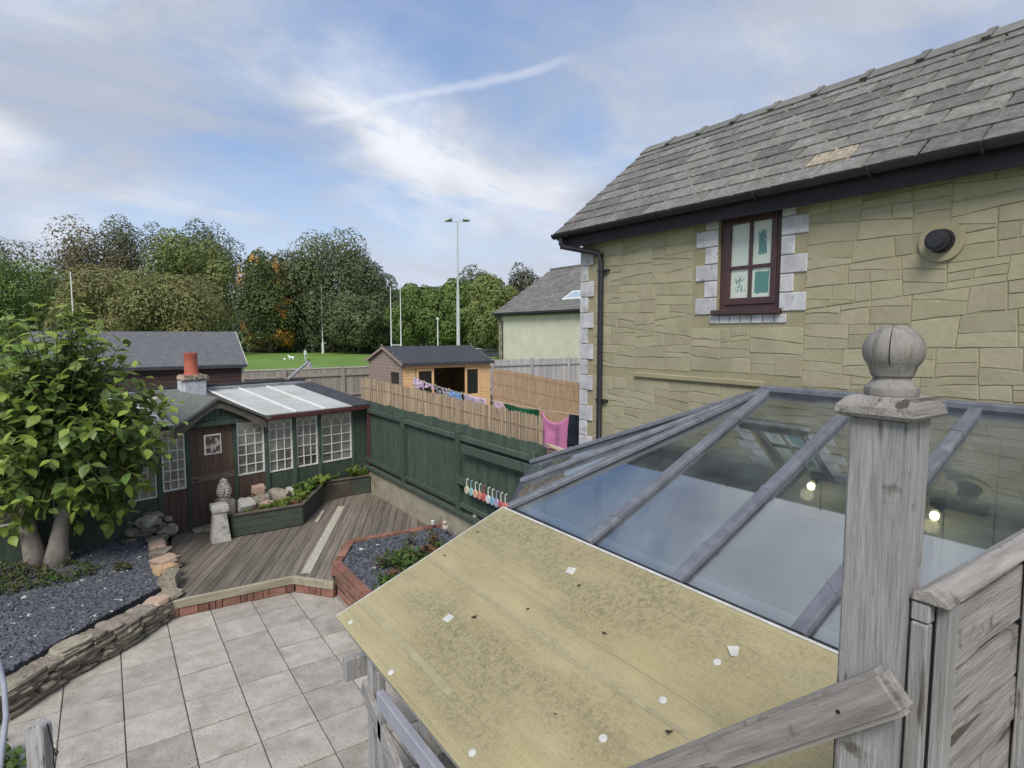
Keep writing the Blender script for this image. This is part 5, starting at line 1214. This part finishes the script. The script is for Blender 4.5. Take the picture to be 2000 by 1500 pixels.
f_grey = leafmat('foliage_grey', (0.084, 0.092, 0.059), (0.196, 0.203, 0.126), (0.119, 0.133, 0.077), (.45, .7))
big_tree(-30, 260, 458, 118, f_grey, 'dark broad tree cut off by the left edge, behind the greener one', 1)
big_tree(20, 190, 505, 100, f_mid, 'bushy green tree at the left edge in front of the dark one', 2, cb=.05)
big_tree(190, 160, 450, 122, f_brown, 'brownish tree left of the tallest olive tree', 3)
big_tree(272, 150, 433, 126, f_grey, 'tallest greyish tree with see-through top', 4, n=3600, cb=.2)
big_tree(378, 155, 462, 112, f_light, 'rounded light green tree in front of the dark one', 5, n=6500, size=.45)
big_tree(412, 132, 447, 128, f_dark, 'tall dark green tree behind the light green one', 6)
big_tree(215, 190, 530, 98, f_olive, 'low olive tree above the left end of the grey shed roof', 7, cb=.02)
big_tree(330, 220, 540, 96, f_olive, 'low wide olive tree above the middle of the grey shed roof', 8, n=6000, cb=.02)
big_tree(527, 135, 495, 112, f_autumn, 'tree with orange and yellow autumn patches', 9, n=6500, cb=.03)
big_tree(650, 205, 463, 116, f_deep, 'largest dark green tree with domed top behind the rugby post', 10, n=9000, cb=.03, lobes=24)
big_tree(590, 130, 500, 119, f_grey, 'greyish tree between the autumn tree and the domed tree', 11, cb=.03)
big_tree(728, 110, 515, 114, f_dark, 'narrow dark tree right of the domed tree', 12, cb=.05)
big_tree(700, 120, 575, 108, f_deep, 'lower dark green tree under the right side of the domed tree', 13, n=3500, cb=.08)
big_tree(828, 130, 556, 106, f_mid, 'mid green tree behind the pair of rugby posts', 14, n=6000, cb=.02)
big_tree(905, 120, 548, 104, f_mid, 'mid green tree directly behind the floodlight mast', 15, n=6000, cb=.02)
big_tree(965, 115, 545, 98, f_light, 'lighter green tree left of the cream house', 16, n=6000, cb=.02)
big_tree(935, 105, 530, 128, f_dark, 'dark tree top showing behind the floodlight mast', 17, n=4000)
big_tree(1022, 76, 526, 125, f_grey, 'small rounded olive-grey treetop beside the slate roof', 18, n=3000, hollow=.7)
# dark undergrowth along the far edge of the field
b = MB()
for i in range(9000):
    x = uni(-150, 1060); p = atd(x, 650, uni(114, 122)); p.z = ZF + abs(random.gauss(0, 1.7)); s = uni(.25, .6)
    n_ = Vector((uni(-1, 1), uni(-1, 1), uni(-.2, 1))).normalized(); u = n_.orthogonal().normalized(); w = n_.cross(u); b.add([p - u * s, p - w * s * .6, p + u * s, p + w * s * .6], [(0, 1, 2, 3)])
o = b.build('undergrowth', f_dark, kind='stuff'); tag(o, 'dark undergrowth below the trees along the field', 'undergrowth')

# ---------------------------------------------------------------- posts and lamps of the field
m_galv = mat('galvanised_steel', (.42, .44, .46), (.52, .54, .56), rough=.5, scale=2, spec=.5)
m_wpost = mat('white_post_paint', (.62, .63, .64), (.7, .71, .72), rough=.5, scale=3)
def at_ground(x, yb): return onz(x, yb, ZF)
# near goal, seen end-on as one post
p = at_ground(631, 690.5); hh = atd(632, 556, (p - EYE).dot(fw)).z
t = thing('rugby_post', p, 'single tall white rugby post standing in front of the dark trees', 'rugby post'); b = MB(); b.tube(p, Vector((p.x, p.y, hh)), .14, .06, 10); b.build('pole', m_wpost, t, smooth='auto'); b = MB(); b.tube(p, p + Vector((0, 0, 2)), .22, n=10); b.build('pad', m_wpost, t, smooth='auto')
dg = 100; pa, pb = atd(764, 650, dg), atd(783, 650, dg); pa.z = pb.z = ZF
t = thing('rugby_goal', (pa + pb) / 2, 'pair of white rugby posts joined by a crossbar above the summerhouse roof', 'rugby posts')
for p in (pa, pb): b = MB(); b.tube(p, Vector((p.x, p.y, atd(770, 560, dg).z)), .12, .06, 10); b.build('upright', m_wpost, t, smooth='auto')
b = MB(); zc3 = atd(770, 674, dg).z; b.tube(Vector((pa.x, pa.y, zc3)), Vector((pb.x, pb.y, zc3)), .07, n=8); b.build('crossbar', m_wpost, t)
df = 75; p = atd(895, 650, df); p.z = ZF; zt = atd(897, 436, df).z
t = thing('floodlight_mast', p, 'tall grey floodlight mast with two lamp heads', 'floodlight')
b = MB(); b.tube(p, Vector((p.x, p.y, ZF + 9)), .25, .2, 12); b.tube(Vector((p.x, p.y, ZF + 9)), Vector((p.x, p.y, zt)), .14, .08, 12); b.build('mast', m_galv, t, smooth='auto')
T = Vector((p.x, p.y, zt)); b = MB(); b.bar(T - rt * 1.3, T + rt * 1.3, .1, .1); b.build('crossarm', m_galv, t)
for s, tilt in ((-1, .35), (1, .1)):
    c = T + rt * s * 1.1 + Vector((0, 0, .22)); b = MB(); b.obox(c, rt * .45 + Vector((0, 0, -s * tilt * .4)), fw.cross(rt).cross(rt) * .0 + Vector((fw.x, fw.y, 0)) * .4, Vector((0, 0, .13))); hd = b.build('lamp_head', m_galv, t, bevel=.03)
    b = MB(); b.obox(c + Vector((0, 0, -.15)), rt * .38, Vector((fw.x, fw.y, 0)) * .32, Vector((0, 0, .015))); b.build('lamp_glass', m_dark, hd)
dl = 85; p = atd(855, 650, dl); p.z = ZF; zt = atd(855, 625, dl).z
t = thing('lamp_post', p, 'short pale lamp post between the rugby posts and the floodlight', 'lamp post'); b = MB(); b.tube(p, Vector((p.x, p.y, zt)), .1, .07, 8); b.build('pole', m_wpost, t, smooth='auto')
b = MB(); b.lathe((p.x, p.y, zt - .05), [(.05, 0), (.2, .1), (.22, .25), (.1, .35), (.01, .38)], 12); b.build('lamp_head', m_wpost, t, smooth='auto')
p = atd(145, 650, 70); p.z = ZF; t = thing('slim_pole', p, 'slim pale pole rising in front of the brownish trees', 'pole'); b = MB(); b.tube(p, Vector((p.x, p.y, atd(145, 532, 70).z)), .09, .06, 8); b.build('pole', m_wpost, t, smooth='auto')
# people, dog, ball
def person(p, hgt, facing, top, legs, skin, hair, label, arm=0.0):
    """one continuous body: a jointed skeleton grown by a skin modifier; clothing colours come from height"""
    s = hgt / 1.72; t = thing('person', p, label, 'person')
    J = {'pel': (0, 0, .95, .15), 'sp': (0, 0, 1.15, .14), 'ch': (0, .01, 1.35, .155), 'nk': (0, 0, 1.48, .06), 'hd': (0, -.01, 1.56, .085), 'tp': (0, 0, 1.66, .075),
         'lh': (.1, 0, .9, .1), 'lk': (.12, -.06, .5, .065), 'la': (.12, .02, .08, .045), 'lf': (.13, -.12, .03, .04), 'rh': (-.1, 0, .9, .1), 'rk': (-.11, .03, .5, .065), 'ra': (-.12, .12, .08, .045), 'rf': (-.13, 0, .03, .04),
         'ls': (.18, .01, 1.4, .06), 'le': (.25, .03 + arm, 1.14, .045), 'lw': (.24, -.1 - arm, .92, .035), 'lm': (.23, -.15 - arm, .85, .035), 'rs': (-.18, .01, 1.4, .06), 're': (-.25, .03, 1.14, .045), 'rw': (-.24, -.08, .92, .035), 'rm': (-.23, -.12, .85, .035)}
    E2 = 'pel-sp sp-ch ch-nk nk-hd hd-tp pel-lh lh-lk lk-la la-lf pel-rh rh-rk rk-ra ra-rf ch-ls ls-le le-lw lw-lm ch-rs rs-re re-rw rw-rm'.split()
    ks = list(J); me = bpy.data.meshes.new('body'); rz = Matrix.Rotation(facing, 3, 'Z')
    me.from_pydata([rz @ (Vector(J[k][:3]) * s) for k in ks], [tuple(ks.index(q) for q in e.split('-')) for e in E2], [])
    o = bpy.data.objects.new('body', me); C.objects.link(o); o.parent = t
    sk = o.modifiers.new('skin', 'SKIN'); sk.use_smooth_shade = True
    for i, k in enumerate(ks):
        v = me.skin_vertices[0].data[i]; v.radius = (J[k][3] * s,) * 2; v.use_root = (k == 'pel')
    ss = o.modifiers.new('sub', 'SUBSURF'); ss.levels = ss.render_levels = 1
    m = bpy.data.materials.new('clothes'); m.use_nodes = True; N = m.node_tree.nodes; L = m.node_tree.links; tc = N.new('ShaderNodeTexCoord'); sp = N.new('ShaderNodeSeparateXYZ'); L.new(tc.outputs['Object'], sp.inputs[0])
    cr = N.new('ShaderNodeValToRGB'); cr.color_ramp.interpolation = 'CONSTANT'; mp = N.new('ShaderNodeMath'); mp.operation = 'DIVIDE'; mp.inputs[1].default_value = hgt; L.new(sp.outputs[2], mp.inputs[0]); L.new(mp.outputs[0], cr.inputs[0])
    e = cr.color_ramp.elements; e[0].position = 0; e[0].color = (.05, .05, .05, 1); e[1].position = .05; e[1].color = legs + (1,)
    for pos, c in ((.54, top), (.845, skin)): q = e.new(pos); q.color = c + (1,)
    L.new(cr.outputs[0], N['Principled BSDF'].inputs['Base Color']); N['Principled BSDF'].inputs['Roughness'].default_value = .85; me.materials.append(m)
    b = MB(); hp = Vector(p) + rz @ (Vector((0, .015, 1.575)) * s); b.lathe(hp, [(.07 * s, -.02 * s), (.1 * s, .03 * s), (.1 * s, .09 * s), (.06 * s, .145 * s), (.005, .155 * s)], 12); b.build('hair', mat('hair_' + label[10:16].replace(' ', '_'), hair, scale=9), t, smooth=True)
    return t
p = at_ground(597, 706); person(p, 1.68, YAW, (.7, .7, .68), (.55, .57, .57), (.4, .26, .19), (.35, .28, .2), 'person in white top and pale trousers standing on the field')
p = atd(601, 650, 50); p.z = ZF; person(p, 1.6, -.6, (.33, .30, .36), (.03, .03, .035), (.35, .22, .16), (.02, .018, .016), 'person in grey-lilac top with dark hair behind the back fence', .1)
p = at_ground(570, 704); dog = thing('dog', p, 'small white dog on the field left of the person in white', 'dog')
me = bpy.data.meshes.new('body'); dj = [(0, 0, .42, .11), (.3, 0, .44, .13), (.42, 0, .55, .08), (.52, 0, .66, .085), (.66, 0, .62, .05), (-.2, 0, .42, .11), (-.36, 0, .5, .035), (-.46, 0, .6, .02),
      (.3, .08, .26, .05), (.29, .08, .05, .035), (.3, -.08, .26, .05), (.32, -.08, .05, .035), (-.2, .08, .27, .06), (-.26, .08, .16, .035), (-.22, .08, .04, .03), (-.2, -.08, .27, .06), (-.26, -.08, .16, .035), (-.22, -.08, .04, .03)]
me.from_pydata([Vector(v[:3]) * 1.05 for v in dj], [(0, 1), (1, 2), (2, 3), (3, 4), (0, 5), (5, 6), (6, 7), (1, 8), (8, 9), (1, 10), (10, 11), (5, 12), (12, 13), (13, 14), (5, 15), (15, 16), (16, 17)], [])
o = bpy.data.objects.new('body', me); C.objects.link(o); o.parent = dog; o.rotation_euler.z = 2.3; o.modifiers.new('skin', 'SKIN').use_smooth_shade = True
for i, v in enumerate(dj): me.skin_vertices[0].data[i].radius = (v[3],) * 2
me.skin_vertices[0].data[0].use_root = True; q = o.modifiers.new('s', 'SUBSURF'); q.levels = q.render_levels = 1; me.materials.append(m_white)
b = MB(); rr = .16; p = at_ground(556, 704); b.lathe(p, [(max(.004, rr * math.sin(R(t))), rr - rr * math.cos(R(t))) for t in range(0, 181, 20)], 14); tag(b.build('ball', m_white, smooth=True), 'white ball on the grass beside the dog', 'ball')
# a car parked far off beside the trees
def car(p, ang, col, label):
    t = thing('parked_car', p, label, 'car'); u = Vector((math.cos(ang), math.sin(ang), 0)); v = Vector((-u.y, u.x, 0)); w = Vector((0, 0, 1)); g = lambda a, b_, c: Vector(p) + u * a + v * b_ + w * c
    prof = [(-2.1, .3), (2.1, .3), (2.15, .62), (1.95, .85), (1.1, .95), (.5, 1.42), (-1.2, 1.46), (-1.9, 1.0), (-2.12, .9)]
    b = MB(); b.prism([g(a, -.85, c) for a, c in prof], v * 1.7); bd = b.build('body', mat('car_' + label[:6].replace(' ', '_'), col, rough=.3, scale=2, spec=.6), t, bevel=.06, seg=2)
    for s in (-.86, .855): b = MB(); b.prism([g(a, s, c) for a, c in ((.95, .97), (.45, 1.34), (-1.1, 1.38), (-1.65, 1.0))], v * .006); b.build('side_window', MATS['dark_glass'], t)
    for a in (-1.3, 1.35):
        for s in (-.88, .68): b = MB(); b.tube(g(a, s, .32), g(a, s + .2, .32), .32, n=16); wh = b.build('wheel', m_dark, t); b = MB(); b.tube(g(a, s - .004, .32), g(a, s + .204, .32), .19, n=12); b.build('rim', m_galv, wh)
    for s in (-.65, .65): b = MB(); b.obox(g(2.13, s, .68), u * .03, v * .16, w * .07); b.build('headlight', m_white, t)
p = atd(962, 650, 88); p.z = ZF; car(p, -.2, (.05, .055, .065), 'dark car parked under the trees left of the cream house')
p = atd(930, 650, 93); p.z = ZF; car(p, -.3, (.5, .51, .52), 'silver car parked under the trees behind the summerhouse roof')

# ================================================================ leafy young tree over the slate bed
m_leaf = mat('broad_leaf', (.11, .185, .045), (.21, .31, .09), rough=.42, scale=5, detail=4, lo=.3, hi=.7, rnd=.35, hue=.02, transl=.3, spec=.4)
m_leafy = mat('young_leaf', (.22, .31, .05), (.31, .40, .09), rough=.45, scale=14, detail=3, rnd=.2, transl=.4, spec=.4)
m_stem = mat('pale_bark', (.27, .235, .195), (.45, .40, .345), rough=.85, scale=6, bump=.5, bscale=18, col3=(.13, .11, .085), s3=3)
m_twig = mat('green_twig', (.09, .10, .045), (.14, .15, .07), scale=6)
def leaf_bm(m, nm='leaf'):
    b = MB(); w = [0, .24, .36, .33, .18, 0]; n = len(w) - 1; vs = []; fs = []
    for i, ww in enumerate(w):
        x = i / n; z = -.22 * x * x; vs += [(x, -ww * .9, z + ww * .22), (x, 0, z), (x, ww * .9, z + ww * .22)]
    for i in range(n): a = 3 * i; fs += [(a, a + 3, a + 4, a + 1), (a + 1, a + 4, a + 5, a + 2)]
    b.add(vs, fs); return b.mesh(nm, m, True)
lm1, lm2 = leaf_bm(m_leaf), leaf_bm(m_leafy)
TB = Vector((-.66, 9.35, ZB)); TD = (TB - EYE).dot(fw)
tr = thing('leafy_tree', TB, 'broad-leaved young tree with pale stems growing from the slate bed', 'tree')
b = MB()
stems = [([(-.62, 9.33, .28), (-.60, 9.36, .55), (-.52, 9.42, .95), (-.35, 9.5, 1.6), (-.1, 9.5, 2.5)], .13), ([(-.82, 9.5, .28), (-.88, 9.55, .6), (-.92, 9.55, 1.0), (-1.0, 9.5, 1.8), (-1.05, 9.4, 2.7)], .125), ([(-.91, 9.54, .85), (-1.15, 9.5, 1.1), (-1.55, 9.45, 1.5), (-1.8, 9.4, 2.2)], .06), ([(-.54, 9.4, .85), (-.25, 9.3, 1.2), (.15, 9.2, 1.7), (.3, 9.1, 2.1)], .05)]
for pts, r in stems: b.path(pts, [r * (1 - .72 * i / (len(pts) - 1)) * (1.25 if i == 0 else 1) for i in range(len(pts))], 10)
b.build('trunk', m_stem, tr, smooth=True)
CC = atd(120, 820, TD); CC.y += .0
leaves = []; tw = MB(); rd = random.Random(5)
def rot_leaf(d, roll): 
    d = d.normalized(); z = Vector((0, 0, 1)); s = z.cross(d); s = s.normalized() if s.length > .05 else Vector((1, 0, 0)); n = d.cross(s)
    M_ = Matrix((d, s, n)).transposed(); return (M_ @ Matrix.Rotation(roll, 3, 'X')).to_euler()
nt = 430
for i in range(nt):
    # a twig runs outward from inside the crown; leaves alternate along it
    a = rd.uniform(0, 6.283); h = rd.uniform(-.95, 1); rr = math.sqrt(max(0, 1 - h * h)); d = Vector((rr * math.cos(a), rr * math.sin(a), h))
    tp2 = 1 - .42 * max(0, d.z) ** 1.2
    ins = 1 if i % 3 else rd.uniform(.45, .85)
    e = Vector((CC.x + d.x * 1.3 * tp2 * ins * rd.uniform(.75, 1.05), CC.y + d.y * 1.15 * tp2 * ins * rd.uniform(.75, 1.05), CC.z + d.z * (1.3 if d.z > 0 else 1.6) * ins * rd.uniform(.75, 1.05)))
    if d.z > .35 and ins == 1: e.z += rd.uniform(0, .35)
    s0 = CC + (e - CC) * .35 + Vector((0, 0, -.25)); pts = [s0, s0.lerp(e, .5) + Vector((0, 0, .06)), e]
    tw.path(pts, [.011, .008, .004], 5)
    k = rd.randint(7, 10)
    for j in range(k):
        tt = .25 + .78 * j / (k - 1); q = s0.lerp(e, .5) + (e - s0.lerp(e, .5)) * (tt * 2 - 1) if tt > .5 else s0.lerp(s0.lerp(e, .5), tt * 2)
        ax = (e - s0).normalized(); side = ax.orthogonal(); side = Matrix.Rotation(j * 2.4 + i, 3, ax) @ side.normalized()
        dl_ = (side * .9 + ax * .55 + Vector((0, 0, rd.uniform(-.35, .15)))).normalized()
        L_ = rd.uniform(.12, .21) * (1 if tt < .95 else .8); young = tt > .86 and rd.random() < .85 or rd.random() < .1
        leaves.append((q, dl_, L_, young, rd.uniform(-.5, .5)))
tw.build('twigs', m_twig, tr)
def score(l): return (l[0] - EYE).length - 2.2 * (l[0].z > 2.2) * 0 + .0 * l[2]
inview = [l for l in leaves if 0 < CX + F * (l[0] - EYE).dot(rt) / (l[0] - EYE).dot(fw)]
inview.sort(key=lambda l: (l[0] - EYE).length / l[2]); near = set(id(l) for l in inview[:290])
rest = MB(); resty = MB()
for l in leaves:
    q, d, L_, yg, roll = l; eu = rot_leaf(d, roll)
    if id(l) in near: inst('leaf', lm2 if yg else lm1, q, tr, eu, (L_, L_, L_))
    else:
        M_ = eu.to_matrix(); src = lm2 if yg else lm1; tgt = resty if yg else rest
        tgt.add([q + M_ @ (v.co * L_) for v in src.vertices], [tuple(p_.vertices) for p_ in src.polygons])
rest.build('foliage', m_leaf, tr, smooth=True, kind='stuff'); resty.build('young_foliage', m_leafy, tr, smooth=True, kind='stuff')

# ---------------------------------------------------------------- low plants
def cover(name, poly, z, n, size, mats, label, hgt=.12, cat='ground cover', kind='stuff', zf=None):
    xs = [p[0] for p in poly]; ys = [p[1] for p in poly]; pv = [Vector((*p, 0)) for p in poly]; bs = [MB() for _ in mats]
    for i in range(n):
        for _ in range(40):
            x, y = uni(min(xs), max(xs)), uni(min(ys), max(ys))
            if pip(x, y, pv) and noise.noise(Vector((x * 3, y * 3, z))) > -.3: break
        else: continue
        hh = hgt * (.5 + .5 * abs(noise.noise(Vector((x * 5, y * 5, 7))))) * 2
        q = Vector((x, y, z + uni(0, hh))); d = Vector((uni(-1, 1), uni(-1, 1), uni(-.1, .9))).normalized(); s = size * uni(.6, 1.4); sd_ = d.cross(Vector((0, 0, 1))).normalized() * s * .42; nn = d.cross(sd_).normalized() * s * .1
        bs[min(len(mats) - 1, int(abs(noise.noise(Vector((x * 4, y * 4, 3)))) * 2.2 * len(mats)))].add([q, q + d * s * .5 + sd_ + nn, q + d * s, q + d * s * .5 - sd_ + nn], [(0, 1, 2, 3)])
    bs = [b for b in bs if b.v]
    o = bs[0].build(name, mats[0], kind=kind); tag(o, label, cat)
    for b, m in zip(bs[1:], mats[1:]): b.build('leaves', m, o, kind=kind)
    return o
p_lime = mat('lime_leaf', (.14, .20, .035), (.24, .30, .06), rough=.6, scale=8, transl=.3)
p_green = mat('herb_leaf', (.05, .10, .02), (.10, .17, .04), rough=.6, scale=8, transl=.3)
p_olive = mat('olive_leaf', (.05, .065, .025), (.10, .11, .04), rough=.7, scale=8, transl=.2)
p_red = mat('reddish_leaf', (.10, .05, .03), (.17, .09, .05), rough=.7, scale=8, transl=.2)
cover('planter_plants', [(1.52, 9.56), (2.46, 9.56), (2.62, 9.85), (2.2, 9.85), (1.9, 9.66)], .50, 900, .05, [p_lime, p_green, p_red], 'yellow-green creeping plants along the front of the green planter', .05, 'plants')
cover('planter_plants', [(2.5, 9.62), (3.2, 10.78), (4.06, 10.8), (4.05, 10.9), (3.0, 10.66), (2.5, 10.3)], .50, 1700, .06, [p_lime, p_green], 'bright green leafy plants at the fence end of the green planter', .11, 'plants')
cover('tree_base_plants', [(-1.5, 8.5), (-.35, 8.5), (-.15, 8.85), (-.5, 9.3), (-1.1, 9.6), (-1.9, 9.2)], ZB, 1500, .045, [p_olive, p_green], 'low olive-green plants round the foot of the leafy tree', .07)
cover('tree_base_plants', [(-.05, 8.6), (.12, 8.6), (.14, 8.8), (-.04, 8.85)], ZB, 120, .04, [p_olive], 'small tuft of weeds in the slate bed', .04)
cover('brick_planter_plants', [(2.42, 6.15), (2.62, 6.85), (3.0, 7.0), (3.3, 7.35), (3.75, 7.4), (3.6, 6.9), (3.0, 6.3), (2.6, 5.7)], .33, 1500, .055, [p_green, p_olive, p_red], 'spreading green plant in the brick planter', .10, 'plants')
cover('corner_plants', [(-1.7, 4.3), (-.72, 4.6), (-.62, 5.4), (-.95, 6.0), (-1.9, 5.4)], 0, 1800, .075, [p_green, p_olive], 'leafy green plants at the lower left corner of the patio', .18, 'plants')
def spiky(p, n, L_, m, label):
    b = MB()
    for i in range(n):
        a = uni(0, 6.28); o_ = Vector((math.cos(a), math.sin(a), 0)); h = uni(.6, 1) * L_; sd_ = Vector((-o_.y, o_.x, 0)) * .012; p_ = Vector(p)
        pts = [p_, p_ + o_ * h * .25 + Vector((0, 0, h * .55)), p_ + o_ * h * .55 + Vector((0, 0, h * .75)), p_ + o_ * h * .8 + Vector((0, 0, h * .7))]
        b.add([pts[0] - sd_, pts[0] + sd_, pts[1] - sd_, pts[1] + sd_, pts[2] - sd_ * .7, pts[2] + sd_ * .7, pts[3]], [(0, 1, 3, 2), (2, 3, 5, 4), (4, 5, 6)])
    return tag(b.build('strappy_plant', m), label, 'plant')
spiky((3.75, 10.80, .5), 34, .34, p_lime, 'strappy arching plant in front of the maroon downpipe'); spiky((3.1, 10.5, .5), 26, .3, p_lime, 'strappy yellow-green plant below the last greenhouse window')
# ---------------------------------------------------------------- lower left: leaning post with wire, hose
nw = thing('leaning_post', (-.43, 4.36, 0), 'round-topped grey timber post at the lower left corner of the patio', 'post')
b = MB(); q = Vector((-.43, 4.36, 0)); w_ = .055
pr_ = [(-w_, 0), (w_, 0), (w_, .88)] + [(w_ * math.cos(R(t)), .90 + w_ * .8 * math.sin(R(t))) for t in range(0, 181, 20)] + [(-w_, .88)]
b.prism([q + rt * a + Vector((0, 0, c)) + Vector((fw.x, fw.y, 0)) * -.04 for a, c in pr_], Vector((fw.x, fw.y, 0)) * .08); b.build('post', m_wood, nw, bevel=.006)
b = MB(); base = q + rt * .075; b.path([base + Vector((0, 0, .93)) - rt * .02, base + Vector((0, 0, .8)), base + rt * .02 + Vector((0, 0, .72)), base + rt * .035 + Vector((0, 0, .75)), base + rt * .012 + Vector((0, 0, .77)), base + Vector((0, 0, .68)), base + rt * .04 + Vector((0, 0, .5)), base + rt * .1 + Vector((0, 0, .3)), base + rt * .12 + Vector((0, 0, .0))], .004, 5); b.build('wire', m_dark, nw)
hs = [onz(-2, 1290, .9), onz(8, 1340, .85), onz(12, 1400, .8), onz(6, 1450, .75), onz(-4, 1520, .7)]
b = MB(); b.path([hs[0] + Vector((-.1, .3, -.6))] + hs + [hs[-1] + Vector((0, -.1, -.75))], .017, 8); tag(b.build('hose', m_gut, smooth=True), 'pale grey hose hanging at the left edge of the picture', 'hose')
# small china figures on the low wall and planter corner
for k, (x, y, z, lb_) in enumerate(((930, 1002, .70, 'white china animal figure on the low wall below the ornaments'), (870, 1035, .42, 'white china animal figure on the brick planter coping'), (845, 1024, .42, 'small white china cup on the far corner of the brick planter'))):
    q = onz(x, y, z); q.z = z if k else .68; 
    if k == 0: q = onx(930, 1002, FX + .04); q.z = .68
    t = thing('china_figure', q, lb_, 'figurine', 'china figures'); b = MB()
    if k < 2:
        b.lathe(q + Vector((0, 0, 0)), [(.035, 0), (.05, .03), (.045, .07), (.025, .1)], 12); b.build('body', m_cone, t, smooth=True); b = MB(); b.lathe(q + Vector((-.02, -.02, .085)), [(.012, 0), (.032, .02), (.03, .045), (.008, .06)], 12); b.build('head', m_cone, t, smooth=True)
        b = MB(); b.path([q + Vector((.045, .02, .04)), q + Vector((.07, .03, .07)), q + Vector((.06, .03, .1))], .01, 6); b.build('tail', m_cone, t)
    else: b.lathe(q, [(.02, 0), (.028, .05), (.03, .055), (.022, .055), (.018, .01)], 12); b.build('cup', m_white, t, smooth='auto')
